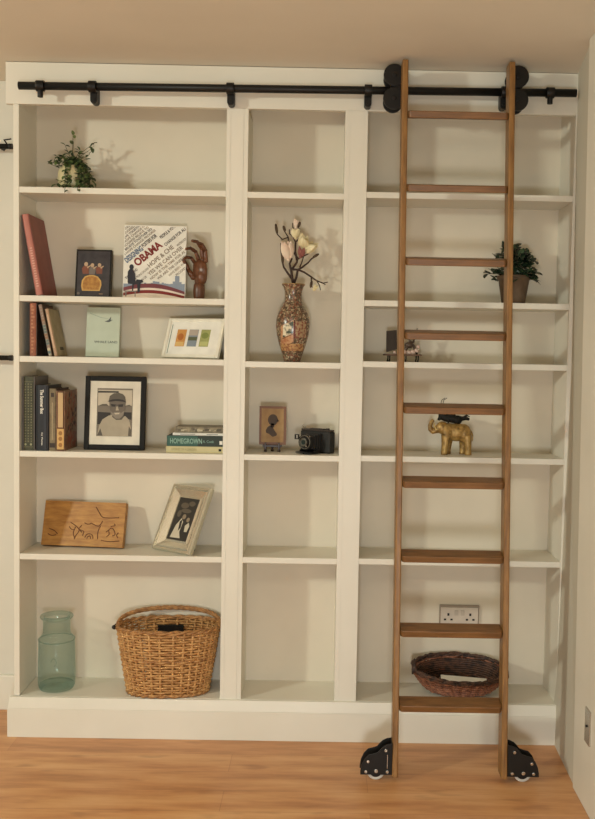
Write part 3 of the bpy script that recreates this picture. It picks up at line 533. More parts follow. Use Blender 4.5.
def s4(c, w, d, h):
    rr = random.Random(1)
    for k in range(26):
        x = -w + 0.006 + rr.random() * (2 * w - 0.02); c.shape(rect(x, x + 0.006 + rr.random() * 0.01, 0.004 + rr.random() * 0.006, 0.010 + rr.random() * 0.006), -d - 0.0003 * rr.random(), 2 + rr.randrange(2))
flatbook('mottled brown-grey book on top of the flat stack', 0.548, 0.720, 0.06, 0.165, S4 + 0.0713, 0.021, mat('mottled', (134, 122, 98), 0.6, col2=(92, 84, 68), scale=60), mat('mottled2', (150, 138, 110), 0.6, col2=(104, 94, 76), scale=60), s4, [flat('mot_dark', (82, 74, 58)), flat('mot_light', (190, 178, 148))])

# ------------------------------------------------------------------ shelf five: carved panel, silver frame
t = thing('carved_panel', 'honey-coloured wooden plaque with carved animal scene leaning on shelf back', 'plaque', **lean((0.038, 0.128, S5), -6, 16, 0.026))
W, H = 0.312, 0.166
b = MB(); b.box(0, W, 0, 0.026, 0, H); cv = b
def stroke(pts, rr=0.0017):
    P = [Vector((x, -0.0002, z)) for x, z in pts]; Q = []
    for i in range(len(P) - 1):
        p0, p1, p2, p3 = P[max(i - 1, 0)], P[i], P[i + 1], P[min(i + 2, len(P) - 1)]
        for k in range(5):
            s_ = k / 5; Q.append(0.5 * ((2 * p1) + (-p0 + p2) * s_ + (2 * p0 - 5 * p1 + 4 * p2 - p3) * s_ * s_ + (-p0 + 3 * p1 - 3 * p2 + p3) * s_ ** 3))
    Q.append(P[-1]); cv.tube(Q, rr, 6)
X = lambda a: (a - 40) / 490 * W; Zz = lambda b_: (300 - b_) / 258 * H
for ln in ([(350, 70), (375, 105), (395, 128), (440, 132), (495, 128)], [(330, 165), (372, 182), (388, 170), (398, 150)], [(388, 180), (376, 215), (378, 255)], [(205, 165), (240, 185), (262, 210), (245, 240), (238, 262)], [(238, 190), (228, 225), (240, 255)], [(262, 205), (290, 215), (285, 240)], [(275, 180), (262, 200), (280, 222)], [(300, 250), (310, 232), (328, 228), (345, 236), (350, 255)], [(312, 258), (318, 244), (330, 240), (336, 256)],
           [(430, 240), (445, 225), (440, 205), (455, 190), (470, 200), (480, 225), (465, 235)], [(450, 180), (475, 175), (470, 165)], [(500, 215), (490, 230), (500, 245)], [(440, 200), (425, 215)], [(80, 205), (110, 215), (135, 235)], [(75, 235), (100, 245), (125, 240)], [(290, 165), (310, 172), (330, 168)], [(400, 262), (450, 268), (510, 262)], [(200, 190), (215, 205), (235, 205)]):
    stroke([(X(a), Zz(c_)) for a, c_ in ln])
cv.m = [1 if i > 5 else 0 for i in range(len(cv.m))]; cv.build('board', [M['carved'], M['carvedark']], t)

t = thing('photo_frame', 'ornate silver frame tipped back at an angle with a dark photograph', 'picture frame', **lean((0.458, 0.103, S5), -35, 27, 0.014))
W, H = 0.190, 0.256
def couple(p, y):
    q = 0.046; x0, x1, z0, z1 = q, W - q, q, H - q; w = x1 - x0; h = z1 - z0
    G = lambda pts: [(x0 + a * w, z0 + b_ * h) for a, b_ in pts]
    p.shape(G([(0, 0), (1, 0), (1, 1), (0, 1)]), y - 0.0003, 0)
    for a, b_, c_, d in ((0.35, 0.82, 0.2, 0.07), (0.68, 0.88, 0.16, 0.06), (0.5, 0.70, 0.26, 0.05), (0.2, 0.62, 0.1, 0.08)): p.shape([(x0 + w * (a + c_ * math.cos(k * PI / 7)), z0 + h * (b_ + d * math.sin(k * PI / 7))) for k in range(14)], y - 0.0007, 1)
    p.shape(G([(0.12, 0.05), (0.22, 0.34), (0.40, 0.52), (0.52, 0.44), (0.5, 0.2), (0.62, 0.06)]), y - 0.0007, 2)
    p.shape(G([(0.68, 0.36), (0.82, 0.44), (0.9, 0.36), (0.85, 0.22), (0.72, 0.22)]), y - 0.0007, 2)
    p.shape(G([(0.36, 0.44), (0.46, 0.5), (0.5, 0.3), (0.42, 0.22)]), y - 0.0011, 0); p.shape([(x0 + w * (0.5 + 0.09 * math.cos(a)), z0 + h * (0.56 + 0.06 * math.sin(a))) for a in [k * PI / 6 for k in range(12)]], y - 0.0011, 3)
    p.shape([(x0 + w * (0.74 + 0.08 * math.cos(a)), z0 + h * (0.50 + 0.055 * math.sin(a))) for a in [k * PI / 6 for k in range(12)]], y - 0.0011, 3)
frame(t, W, H, 0.046, 0.014, M['silver'], 0.046, couple, [flat('bw_dark', (44, 38, 30)), flat('bw_mid', (92, 82, 66)), flat('bw_white', (206, 196, 172)), flat('bw_skin', (140, 124, 100))], prof='m')
MB().hexa([(0.08, 0.014, 0.02), (0.13, 0.014, 0.02), (0.08, 0.085, 0.034), (0.13, 0.085, 0.034), (0.085, 0.0145, 0.16), (0.125, 0.0145, 0.16), (0.085, 0.017, 0.16), (0.125, 0.017, 0.16)]).build('easel_back', flat('backing', (86, 66, 48)), t)

# ------------------------------------------------------------------ bottom shelf: jar and wicker basket
t = thing('glass_jar', 'tall green-tinted glass jar with wide flared lip on the bottom shelf', 'jar', (0.110, 0.085, S6))
o_ = [(0.0, 0.0), (0.052, 0.0), (0.062, 0.004), (0.0665, 0.016), (0.0675, 0.05), (0.066, 0.12), (0.065, 0.180), (0.062, 0.192), (0.054, 0.201), (0.050, 0.208), (0.0485, 0.218), (0.0485, 0.256), (0.051, 0.262), (0.058, 0.266), (0.0605, 0.271), (0.058, 0.276), (0.050, 0.277)]
i_ = [(0.046, 0.272), (0.0455, 0.262)]
b = MB(); b.lathe(o_ + i_, 48); b.lathe([(0.064, 0.012), (0.060, 0.020), (0.045, 0.022), (0.0, 0.026)], 40)
b.ring([(0.0655 * math.cos(a), 0.0655 * math.sin(a), 0.186) for a in [2 * PI * k / 40 for k in range(40)]], 0.0018)
GM = glass_mat(); b.build('body', GM, t)
c = MB(); c.tube([(0.008 + 0.010 * math.cos(a), -0.0672, 0.118 + 0.014 * math.sin(a)) for a in [R(-80 + 20 * k) for k in range(14)]], 0.0012, 6); c.build('embossed_mark', GM, t)

def weave(t, name, rings, nst, rx0, ry0, rx1, ry1, h, m, rr, amp, flare=lambda s: s, z0=0.0, sup=2.0, seed=1):
    """woven wall: undulating weavers round upright stakes; cross-section superellipse"""
    b = MB(); rnd = random.Random(seed); npt = nst * 4
    def pt(s_, a, off=0.0):
        k = flare(s_); rx = rx0 + (rx1 - rx0) * k + off; ry = ry0 + (ry1 - ry0) * k + off; ca, sa = math.cos(a), math.sin(a)
        e = 2 / sup; return Vector((rx * math.copysign(abs(ca) ** e, ca), ry * math.copysign(abs(sa) ** e, sa), z0 + h * s_))
    for i in range(rings):
        s_ = (i + 0.5) / rings; ph = PI * (i % 2); jit = rnd.uniform(-0.15, 0.15) / rings
        b.ring([pt(s_ + jit * math.sin(k * 0.13 + i), 2 * PI * k / npt, amp * math.cos(nst / 2 * 2 * PI * k / npt + ph)) for k in range(npt)], rr, 5)
    for k in range(nst):
        a = 2 * PI * (k + 0.0) / nst; b.tube([pt(s_ / 6, a) for s_ in range(7)], rr * 1.15, 6)
    return b.build(name, m, t), pt
wk = mat('wicker', (204, 156, 98), 0.5, col2=(160, 112, 64), scale=45, lo=0.3, hi=0.6)
wk2 = mat('wicker_rim', (180, 130, 76), 0.5, col2=(138, 94, 52), scale=60)
t = thing('wicker_basket', 'large honey wicker basket with swing handle on the bottom shelf', 'basket', (0.526, 0.080, S6), (0, 0, R(5)))
bw_, pt = weave(t, 'woven_body', 25, 34, 0.148, 0.086, 0.186, 0.104, 0.240, wk, 0.0042, 0.0042, sup=2.4, z0=0.006)
for s_, nm, k in ((0.0, 'base_border', 0.0075), (1.0, 'rim', 0.0085), (0.55, 'waist_band', 0.006)):
    b = MB(); n = 110
    for q in (0, PI): b.ring([pt(s_, 2 * PI * j / n) + Vector((math.cos(2 * PI * j / n), math.sin(2 * PI * j / n), 0)) * k * 0.5 * math.cos(j * 14 * 2 * PI / n + q) + Vector((0, 0, k * 0.5 * math.sin(j * 14 * 2 * PI / n + q) + (0.002 if s_ == 0 else 0))) for j in range(n)], k * 0.62, 6)
    b.build(nm, wk2, t)
b = MB(); n = 48; b.add([pt(0.0, 2 * PI * k / n, -0.002) for k in range(n)] + [(0, 0, 0.006)], [(k, (k + 1) % n, n) for k in range(n)]); b.build('base', wk, t)
hn = MB()
for q in (0, 2.1, 4.2):
    P = []
    for k in range(49):
        a = PI * k / 48; x = -0.190 * math.cos(a); rise = 0.108 * math.sin(a) ** 0.7; tl = R(26)
        tw = Vector((0, math.cos(k * 0.9 + q), math.sin(k * 0.9 + q))) * 0.0045
        P.append(Vector((x, rise * math.cos(tl) * 1.0, 0.238 + rise * math.sin(tl))) + tw)
    hn.tube(P, 0.0052, 6)
hn.build('handle', wk2, t)
ht = MB(); ht.tube([(-0.194, -0.004, 0.235), (-0.198, -0.004, 0.242), (-0.190, 0.0, 0.250)], 0.006, 8); ht.ell((-0.199, -0.006, 0.242), (0.008, 0.008, 0.008)); ht.build('handle_loop', M['black'], t)
tg = MB(); tg.box(-0.048, 0.050, 0.080, 0.085, 0.182, 0.222); o = tg.build('leather_patch', M['blackp'], t, bevel=0.004); o['label'] = 'black patch inside the back rim'

# ------------------------------------------------------------------ middle column: vase, branch, plaque, camera
SM3, SM4 = SL['M'][1], SL['M'][2]
def vase_mat():
    m = mosaic('porcelain_mosaic', [(108, 82, 62), (146, 124, 96), (88, 70, 54), (126, 78, 60), (170, 152, 122), (98, 88, 68), (130, 96, 76), (78, 62, 50)], 190, 0.25)
    nt = m.node_tree; N = nt.nodes; L = nt.links; b = N['Principled BSDF']; src = b.inputs['Base Color'].links[0].from_socket
    tc = N.new('ShaderNodeTexCoord'); sx = N.new('ShaderNodeSeparateXYZ'); L.new(tc.outputs['Object'], sx.inputs[0])
    def inside(sock, lo, hi):
        a = N.new('ShaderNodeMath'); a.operation = 'GREATER_THAN'; a.inputs[1].default_value = lo; L.new(sock, a.inputs[0])
        c_ = N.new('ShaderNodeMath'); c_.operation = 'LESS_THAN'; c_.inputs[1].default_value = hi; L.new(sock, c_.inputs[0])
        d = N.new('ShaderNodeMath'); d.operation = 'MULTIPLY'; L.new(a.outputs[0], d.inputs[0]); L.new(c_.outputs[0], d.inputs[1]); return d.outputs[0]
    ysl = inside(sx.outputs[1], -1, 0.0)
    sh = N.new('ShaderNodeMath'); sh.operation = 'MULTIPLY_ADD'; sh.inputs[1].default_value = -0.45; L.new(sx.outputs[0], sh.inputs[0]); L.new(sx.outputs[2], sh.inputs[2])
    def panel(src, xlo, xhi, zs, zlo, zhi, colors, scale):
        a = inside(sx.outputs[0], xlo, xhi); c_ = inside(zs, zlo, zhi); d = N.new('ShaderNodeMath'); d.operation = 'MULTIPLY'; L.new(a, d.inputs[0]); L.new(c_, d.inputs[1])
        e = N.new('ShaderNodeMath'); e.operation = 'MULTIPLY'; L.new(d.outputs[0], e.inputs[0]); L.new(ysl, e.inputs[1])
        nz = N.new('ShaderNodeTexNoise'); nz.inputs['Scale'].default_value = scale; nz.inputs['Detail'].default_value = 4; L.new(tc.outputs['Object'], nz.inputs[0])
        rp = N.new('ShaderNodeValToRGB'); rp.color_ramp.elements[0].position = 0.42; rp.color_ramp.elements[1].position = 0.55; rp.color_ramp.elements[0].color = lin(colors[0]); rp.color_ramp.elements[1].color = lin(colors[1]); L.new(nz.outputs[0], rp.inputs[0])
        mx = N.new('ShaderNodeMix'); mx.data_type = 'RGBA'; L.new(e.outputs[0], mx.inputs[0]); L.new(src, mx.inputs[6]); L.new(rp.outputs[0], mx.inputs[7]); return mx.outputs[2]
    s_ = panel(src, -0.042, 0.005, sh.outputs[0], 0.070, 0.148, ((166, 110, 78), (190, 146, 108)), 60)
    s_ = panel(s_, -0.036, 0.006, sh.outputs[0], 0.098, 0.100, ((50, 36, 28), (50, 36, 28)), 60)
    s_ = panel(s_, -0.034, 0.004, sh.outputs[0], 0.102, 0.146, ((70, 78, 66), (220, 208, 180)), 70)
    s_ = panel(s_, 0.006, 0.011, sx.outputs[2], 0.085, 0.150, ((90, 36, 30), (110, 46, 38)), 90)
    s_ = panel(s_, -0.040, 0.040, sx.outputs[2], 0.040, 0.066, ((138, 88, 62), (182, 140, 92)), 110)
    s_ = panel(s_, 0.012, 0.050, sx.outputs[2], 0.088, 0.146, ((132, 74, 60), (168, 142, 108)), 120)
    L.new(s_, b.inputs['Base Color']); return m
t = thing('porcelain_vase', 'slender patterned porcelain vase in red, cream and brown', 'vase', (0.967, 0.095, SM3))
b = MB(); prof = [(0, 0), (0.030, 0), (0.032, 0.004), (0.033, 0.012), (0.038, 0.03), (0.050, 0.065), (0.0585, 0.10), (0.062, 0.13), (0.0605, 0.155), (0.054, 0.178), (0.044, 0.195), (0.036, 0.208), (0.0315, 0.222), (0.0305, 0.24), (0.032, 0.258), (0.037, 0.272), (0.0415, 0.279), (0.0425, 0.283), (0.040, 0.284), (0.033, 0.272), (0.027, 0.255), (0.026, 0.23), (0.03, 0.2), (0.0, 0.19)]
b.lathe(prof, 40); b.build('body', vase_mat(), t)
b = MB(); b.ring([(0.0415 * math.cos(a), 0.0415 * math.sin(a), 0.2825) for a in [2 * PI * k / 36 for k in range(36)]], 0.0016); b.build('gilt_rim', mat('gilt', (170, 136, 84), 0.35, 0.4), t)

t = thing('magnolia_branch', 'branch of cream and pink magnolia blossoms rising from the vase', 'flowers', (0.967, 0.095, SM3 + 0.2))
# local X/Z from measured layout; px scale 0.00431 m per 10 crop units
def bp(a, b_, y=0.0): return Vector(((a - 250) * 0.000432, y, (b_ and (600 - b_) * 0.000432) + 0.088))
tw = MB(); rnd = random.Random(3)
def twig(pts, r0, r1):
    r0 *= 1.45; r1 *= 1.5; P = [bp(*p) for p in pts]; n = len(P); tw.tube(P, [r0 + (r1 - r0) * k / (n - 1) for k in range(n)], 7)
tw.tube([(0.01, 0, -0.004), (0.002, 0, 0.05), bp(250, 600)], 0.0035, 7)
twig([(248, 600), (238, 560), (230, 500), (215, 440), (235, 395)], 0.0042, 0.0022)
twig([(238, 570), (200, 520), (165, 470), (150, 410), (140, 330), (138, 270)], 0.003, 0.0015)
twig([(255, 600), (275, 550), (285, 490), (320, 470), (370, 430), (400, 395), (440, 372)], 0.0035, 0.0016)
twig([(240, 480), (275, 430), (280, 390), (245, 345), (205, 285), (200, 220), (160, 160, 0.0)], 0.003, 0.0014)
twig([(275, 410), (262, 340), (262, 260), (240, 215), (210, 190), (208, 155)], 0.0028, 0.0014)
twig([(262, 260), (290, 230), (322, 200)], 0.002, 0.0013)
twig([(230, 485), (290, 490), (340, 510), (400, 550, -0.01), (445, 580, -0.01), (500, 600, -0.01), (540, 590, -0.01)], 0.003, 0.0012)
twig([(400, 550, -0.01), (400, 600, -0.015), (410, 640, -0.02)], 0.0018, 0.001)
twig([(445, 580, -0.01), (470, 620, -0.01), (480, 660, -0.01)], 0.0016, 0.001)
twig([(500, 600, -0.01), (520, 612, -0.01)], 0.0012, 0.001); twig([(280, 400), (320, 380), (380, 350)], 0.0025, 0.0015)
twig([(300, 470), (320, 420), (330, 380)], 0.002, 0.0012); twig([(150, 240), (130, 220), (105, 195)], 0.0018, 0.0013); twig([(200, 220), (150, 240)], 0.0015, 0.0013)
twig([(262, 200), (235, 130), (235, 100)], 0.0016, 0.001); twig([(262, 200), (285, 140), (300, 150)], 0.0016, 0.001)
tw.build('twigs', mat('branch_bark', (64, 42, 28), 0.7, col2=(44, 28, 20), scale=80), t)
def petal(b, base, dirv, L_, W_, curl, m=0):
    d = dirv.normalized(); side = d.cross(Vector((0, -1, 0.2))).normalized(); nrm = side.cross(d).normalized(); vs_ = []; n = 7
    for i in range(n):
        s_ = i / (n - 1); w = W_ * math.sin(PI * (0.05 + 0.95 * s_) ** 0.85) ** 0.8 if s_ < 1 else 0.0008; cpos = base + d * L_ * s_ + nrm * curl * (s_ * (1 - s_) * 4) * L_
        for q in (-1, -0.5, 0, 0.5, 1): vs_.append(cpos + side * w * q + nrm * (q * q) * -w * 0.5)
    b.add(vs_, [(i * 5 + j, i * 5 + j + 1, (i + 1) * 5 + j + 1, (i + 1) * 5 + j) for i in range(n - 1) for j in range(4)], m, True)
pk = mat('pink_petal', (230, 212, 190), 0.6, col2=(216, 186, 166), scale=30); cr = mat('cream_petal', (228, 218, 180), 0.6, col2=(212, 196, 150), scale=30); mg = mat('magenta_petal', (140, 84, 76), 0.6)
def bloom(c_, up, n, L_, W_, spread, mats, nm='blossom', sd=0):
    b = MB(); rr = random.Random(sd)
    upv = Vector(up).normalized(); a_ = upv.cross(Vector((0, 1, 0))).normalized(); e_ = upv.cross(a_)
    for k in range(n):
        q = 2 * PI * k / n + rr.random() * 0.5; petal(b, bp(*c_), upv + (a_ * math.cos(q) + e_ * math.sin(q)) * spread, L_ * rr.uniform(0.88, 1.08), W_, 0.12 * rr.uniform(-0.5, 1), rr.randrange(len(mats)))
    b.ell(bp(*c_), (0.006, 0.006, 0.007), n=8, m=0); return b.build(nm, mats, t)
bloom((205, 410, -0.012), (-0.12, -0.15, 1), 6, 0.066, 0.015, 0.26, [pk], sd=1)
bloom((320, 330, -0.01), (0.6, -0.3, 0.75), 10, 0.064, 0.015, 0.8, [cr], sd=2)
bloom((262, 225, -0.005), (0.0, -0.1, 1), 6, 0.036, 0.011, 0.35, [cr], sd=3)
bloom((305, 385, -0.02), (0.3, -0.2, 1), 4, 0.038, 0.008, 0.4, [mg], sd=5)
bloom((262, 135, 0.0), (0.1, 0, 1), 4, 0.030, 0.007, 0.3, [pk], sd=6)
bm_ = mat('bud_green', (92, 72, 48), 0.7, col2=(66, 50, 34), scale=90)
for (a, b_), l, ang in (((100, 155), 0.020, 10), ((435, 370), 0.014, -60), ((155, 405), 0.018, 5), ((400, 610), 0.014, 170), ((290, 115), 0.012, -20), ((165, 150), 0.012, 20)):
    bud = MB(); bud.ell(bp(a, b_, -0.006), (0.0055, 0.0055, l), (0, R(-ang), 0), n=10); bud.build('bud', bm_, t)
bloom((425, 655, -0.02), (0.5, -0.2, 0.6), 3, 0.022, 0.005, 0.4, [cr], sd=9)

# small silhouette plaque on a stand
t = thing('silhouette_plaque', 'small wooden plaque with a dark head silhouette on a little footed stand', 'plaque', (0.849, 0.105, SM4))
W, H = 0.099, 0.142
pb = MB(); pb.box(0, W, 0, 0.009, 0.026, 0.026 + H, 0); pb.shape(rect(0.008, W - 0.009, 0.035, 0.026 + H - 0.008), 0, 1)
pb.shape(circ(0.050, 0.118, 0.0185, 0.021), -0.0004, 2); pb.shape([(0.024, 0.078), (0.030, 0.090), (0.040, 0.098), (0.048, 0.096), (0.056, 0.080), (0.066, 0.066), (0.064, 0.060), (0.050, 0.055), (0.036, 0.066), (0.026, 0.070)], -0.0004, 2)
pb.shape(rect(0.043, 0.055, 0.090, 0.105), -0.0004, 2); pb.shape([(0.066, 0.122), (0.074, 0.114), (0.066, 0.110)], -0.0004, 2)
o = pb.build('panel', [mat('walnut_edge', (116, 72, 38), 0.5), mat('parchment', (164, 132, 84), 0.6, col2=(146, 112, 68), scale=30), flat('silhouette_ink', (66, 48, 30))], t, loc=(0, 0, 0)); 
sb = MB(); sb.box(0.014, 0.084, -0.010, 0.018, 0.018, 0.0255); 
for x in (0.024, 0.074): sb.lathe([(0.0, 0), (0.0055, 0), (0.0065, 0.004), (0.0035, 0.010), (0.0055, 0.018)], 12, c=(x, -0.002, 0)); sb.box(x - 0.004, x + 0.004, -0.014, 0.018, 0.010, 0.0185); sb.box(x - 0.003, x + 0.003, -0.0145, -0.0105, 0.010, 0.034)
sb.lathe([(0.0, 0), (0.0055, 0), (0.0065, 0.004), (0.0035, 0.010), (0.0055, 0.018)], 12, c=(0.049, 0.014, 0))
sb.build('stand', mat('ebony', (52, 32, 22), 0.4), t, bevel=0.001)

# folding camera
t = thing('folding_camera', 'vintage black folding camera with extended lens board', 'camera', (1.055, 0.095, SM4), (0, 0, R(-34)))
lt = mat('black_leather', (36, 34, 30), 0.55, bump=0.6, bscale=500, col2=(22, 21, 20), scale=200); brn = mat('worn_top', (58, 46, 38), 0.5)
b = MB(); b.box(-0.066, 0.066, 0.0, 0.036, 0, 0.080); b.build('body', lt, t, bevel=0.005)
b = MB(); b.box(-0.064, 0.064, 0.003, 0.033, 0.0803, 0.086); b.box(-0.03, 0.03, 0.008, 0.028, 0.086, 0.0895); b.lathe([(0, 0), (0.007, 0), (0.007, 0.006), (0, 0.006)], 14, c=(0.045, 0.018, 0.086)); b.build('top_plate', brn, t, bevel=0.001)
b = MB(); b.box(-0.034, 0.034, -0.075, 0.0, 0.004, 0.008); b.box(-0.034, -0.030, -0.05, 0.0, 0.008, 0.014); b.box(0.030, 0.034, -0.05, 0.0, 0.008, 0.014); b.box(-0.004, 0.004, -0.074, -0.070, 0.0, 0.006); b.build('bed', M['black'], t, bevel=0.001)
b = MB(); n = 9
for k in range(n):
    s_ = 1 - 0.045 * k; q = 0.030 * s_ + (0.003 if k % 2 else 0); y = -0.006 * k; b.box(-q, q, y - 0.006, y, 0.042 - q, 0.042 + q)
b.build('bellows', mat('bellows', (28, 26, 24), 0.7), t, bevel=0.001)
b = MB(); b.cyly(0, 0.044, 0.029, -0.064, -0.054, 30, 0); b.build('lens_board', M['black'], t, bevel=0.001)
b = MB()
for rr_, y0 in ((0.024, -0.066), (0.014, -0.074)): b.ring([(rr_ * math.cos(a), y0, 0.044 + rr_ * math.sin(a)) for a in [2 * PI * k / 28 for k in range(28)]], 0.0016)
b.cyly(0, 0.044, 0.013, -0.072, -0.064, 24); b.build('shutter_ring', mat('worn_nickel', (120, 116, 104), 0.35, 0.7), t)
b = MB(); b.cyly(0, 0.044, 0.0085, -0.0745, -0.072, 20); b.build('lens', mat('lens_glass', (40, 52, 52), 0.08), t)
b = MB()
for x0, x1, z0, z1 in ((-0.046, -0.043, 0.052, 0.070), (-0.032, -0.029, 0.052, 0.070), (-0.046, -0.029, 0.052, 0.055), (-0.046, -0.029, 0.067, 0.070)): b.box(x0, x1, -0.064, -0.058, z0, z1)
b.box(-0.029, -0.02, -0.062, -0.060, 0.058, 0.062); b.build('view_frame', M['black'], t)
b = MB(); b.tube([(-0.058, 0.01, 0.0885), (-0.062, 0.01, 0.098), (-0.056, 0.01, 0.103), (-0.050, 0.01, 0.096), (-0.052, 0.01, 0.0885)], 0.0009, 6); b.build('strap_loop', M['chrome'], t)
MB().ell((0.012, -0.0730, 0.030), (0.003, 0.002, 0.003), n=8).build('screw', M['chrome'], t); MB().ell((-0.016, -0.065, 0.026), (0.003, 0.002, 0.002), n=8).build('screw', M['chrome'], t); MB().tube([(0.02, -0.064, 0.06), (0.026, -0.070, 0.068)], 0.0015, 6).build('shutter_lever', M['chrome'], t)

# ------------------------------------------------------------------ right column
SR2, SR3, SR4 = SL['R'][1], SL['R'][2], SL['R'][3]
def leaf(b, base, d, up, L_, W_, m=0, bend=0.25, n=5):
    d = d.normalized(); side = d.cross(up)
    if side.length < 1e-3: side = Vector((1, 0, 0))
    side.normalize(); nr = side.cross(d).normalized(); vs_ = []
    for i in range(n):
        s_ = i / (n - 1); w = W_ * (math.sin(PI * min(0.97, 0.1 + s_ * 0.87))) ** 0.8 * 0.5; cpos = base + d * L_ * s_ - nr * bend * L_ * s_ * s_
        vs_ += [cpos - side * w + nr * w * 0.3, cpos, cpos + side * w + nr * w * 0.3]
    b.add(vs_, [(i * 3 + j, i * 3 + j + 1, (i + 1) * 3 + j + 1, (i + 1) * 3 + j) for i in range(n - 1) for j in range(2)], m, True)
# trailing plant, left column top shelf
t = thing('trailing_plant', 'trailing green houseplant in a rounded cream pot on the top left shelf', 'plant', (0.158, 0.105, SL['L'][0]))
b = MB(); b.lathe([(0, 0), (0.026, 0), (0.036, 0.006), (0.047, 0.026), (0.051, 0.048), (0.049, 0.070), (0.041, 0.088), (0.036, 0.094), (0.032, 0.092), (0.034, 0.08), (0, 0.078)], 32)
b.build('pot', mat('cream_glaze', (216, 204, 160), 0.3, col2=(204, 190, 146), scale=20), t)
rnd = random.Random(11); g1 = mat('leaf_green', (108, 124, 72), 0.5, col2=(76, 94, 52), scale=60); g2 = mat('leaf_dark', (72, 88, 52), 0.5, col2=(50, 64, 38), scale=60); st_ = MB(); lf = MB()
def vine(P, nl, L_=0.0175):
    P = [Vector(p) for p in P]; Q = []
    for i in range(len(P) - 1):
        for k in range(6): Q.append(P[i].lerp(P[i + 1], k / 6))
    Q.append(P[-1])
    Q = [Q[0]] + [(Q[i - 1] + Q[i] + Q[i + 1]) / 3 for i in range(1, len(Q) - 1)] + [Q[-1]]
    st_.tube(Q, 0.0009, 5)
    for k in range(nl):
        q = Q[1 + int(rnd.random() * (len(Q) - 1)) if k else len(Q) - 1]; d = Vector((rnd.uniform(-1, 1), rnd.uniform(-1, 0.3), rnd.uniform(-0.7, 0.8)))
        leaf(lf, q + d * 0.001, d, Vector((0, -0.6, 1)), L_ * rnd.uniform(0.7, 1.2), L_ * 0.75, rnd.randrange(2))
c0 = (0.0, 0, 0.088)
for x, y, z, n in ((0.01, -0.02, 0.200, 8), (0.002, 0.01, 0.185, 5), (-0.022, -0.01, 0.165, 5), (0.028, 0.0, 0.150, 6), (0.085, -0.01, 0.178, 8), (0.072, 0.0, 0.160, 5), (0.060, 0.01, 0.140, 5), (-0.080, -0.01, 0.100, 6)):
    vine([c0, (x * 0.35, y * 0.5, 0.088 + (z - 0.088) * 0.55), (x * 0.8, y, z * 0.93), (x, y, z)], n)
for k in range(22):
    a = R(rnd.uniform(185, 372)); rr_ = rnd.uniform(0.045, 0.062); x = rr_ * math.cos(a) * 0.9 + 0.016; y = rr_ * math.sin(a) * 0.95
    x = max(x, -0.018) if rnd.random() < 0.75 else x
    vine([c0, (x * 0.6, y * 0.6, 0.108), (x, y, 0.080), (x * 1.05 + rnd.uniform(-0.004, 0.004), y * 1.08, rnd.uniform(0.03, 0.06)), (x * 1.05, y * 1.1, rnd.uniform(0.002, 0.03))], 15)
for k in range(90):
    a = rnd.uniform(0, 2 * PI); rr_ = rnd.uniform(0, 0.052); p = Vector((rr_ * math.cos(a) + 0.008, rr_ * math.sin(a) * 0.9 - 0.006, 0.095 + rnd.uniform(-0.008, 0.034) - rr_ * 0.2))
    leaf(lf, p, Vector((math.cos(a), math.sin(a), rnd.uniform(-0.4, 0.8))), Vector((0, -0.4, 1)), 0.017, 0.013, rnd.randrange(2))
for x in (-0.052, -0.040, -0.030): vine([c0, (x * 0.6, -0.02, 0.126), (x, -0.03, 0.116), (x * 1.15, -0.034, 0.096)], 9)
vine([(0.05, -0.03, 0.06), (0.078, -0.02, 0.05), (0.085, -0.02, 0.03)], 6); vine([(0.03, -0.055, 0.04), (0.045, -0.095, 0.01), (0.05, -0.112, -0.008)], 5); vine([(0.01, -0.055, 0.04), (0.005, -0.108, 0.006), (0.004, -0.112, -0.02)], 4); vine([(-0.02, -0.05, 0.03), (-0.04, -0.06, 0.018), (-0.055, -0.055, 0.012)], 5)
st_.build('stems', mat('stem_green', (84, 84, 46), 0.6), t); o = lf.build('foliage', [g1, g2], t)

# potted plant on the right
t = thing('potted_plant', 'bushy dark-leaved plant in a brown tapered pot behind the ladder', 'plant', (1.772, 0.100, SR2))
b = MB(); b.lathe([(0, 0), (0.040, 0), (0.042, 0.003), (0.056, 0.088), (0.060, 0.090), (0.061, 0.103), (0.056, 0.104), (0.053, 0.094), (0, 0.092)], 36)
b.build('pot', mat('brown_clay', (112, 92, 72), 0.6, col2=(94, 76, 58), scale=30), t)
st_ = MB(); lf = MB(); rnd = random.Random(21)
for k in range(44):
    a = rnd.uniform(0, 2 * PI); el = rnd.uniform(0.0, 1.25); rr_ = rnd.uniform(0.055, 0.098); 
    e = Vector((math.cos(a) * math.cos(el) * rr_ * 1.12, math.sin(a) * math.cos(el) * rr_ * 0.75, 0.102 + math.sin(el) * rr_ * 1.25 - (0.045 * rnd.random() if el < 0.45 else 0)))
    if e.y > 0.08: e.y = 0.08
    P = [Vector((math.cos(a) * 0.01, math.sin(a) * 0.01, 0.094)), Vector((e.x * 0.5, e.y * 0.5, 0.10 + (max(e.z, 0.1) - 0.094) * 0.75)), e]; st_.tube(P, 0.0016, 5)
    for j in range(8):
        s_ = 0.45 + 0.55 * j / 7; q = P[1].lerp(P[2], (s_ - 0.45) / 0.55); d = Vector((math.cos(a + rnd.uniform(-1.6, 1.6)), math.sin(a + rnd.uniform(-1.6, 1.6)) * 0.8, rnd.uniform(-0.5, 0.9)))
        leaf(lf, q, d, Vector((0, -0.5, 1)), rnd.uniform(0.024, 0.034), 0.022, rnd.randrange(2), bend=0.15)
st_.build('stems', M['leafstem'] if 'leafstem' in M else flat('leafstem', (70, 66, 40)), t)
lf.build('foliage', [mat('jade_leaf', (70, 92, 64), 0.25, col2=(46, 66, 46), scale=60), mat('jade_leaf2', (46, 64, 44), 0.25, col2=(28, 40, 30), scale=60)], t)

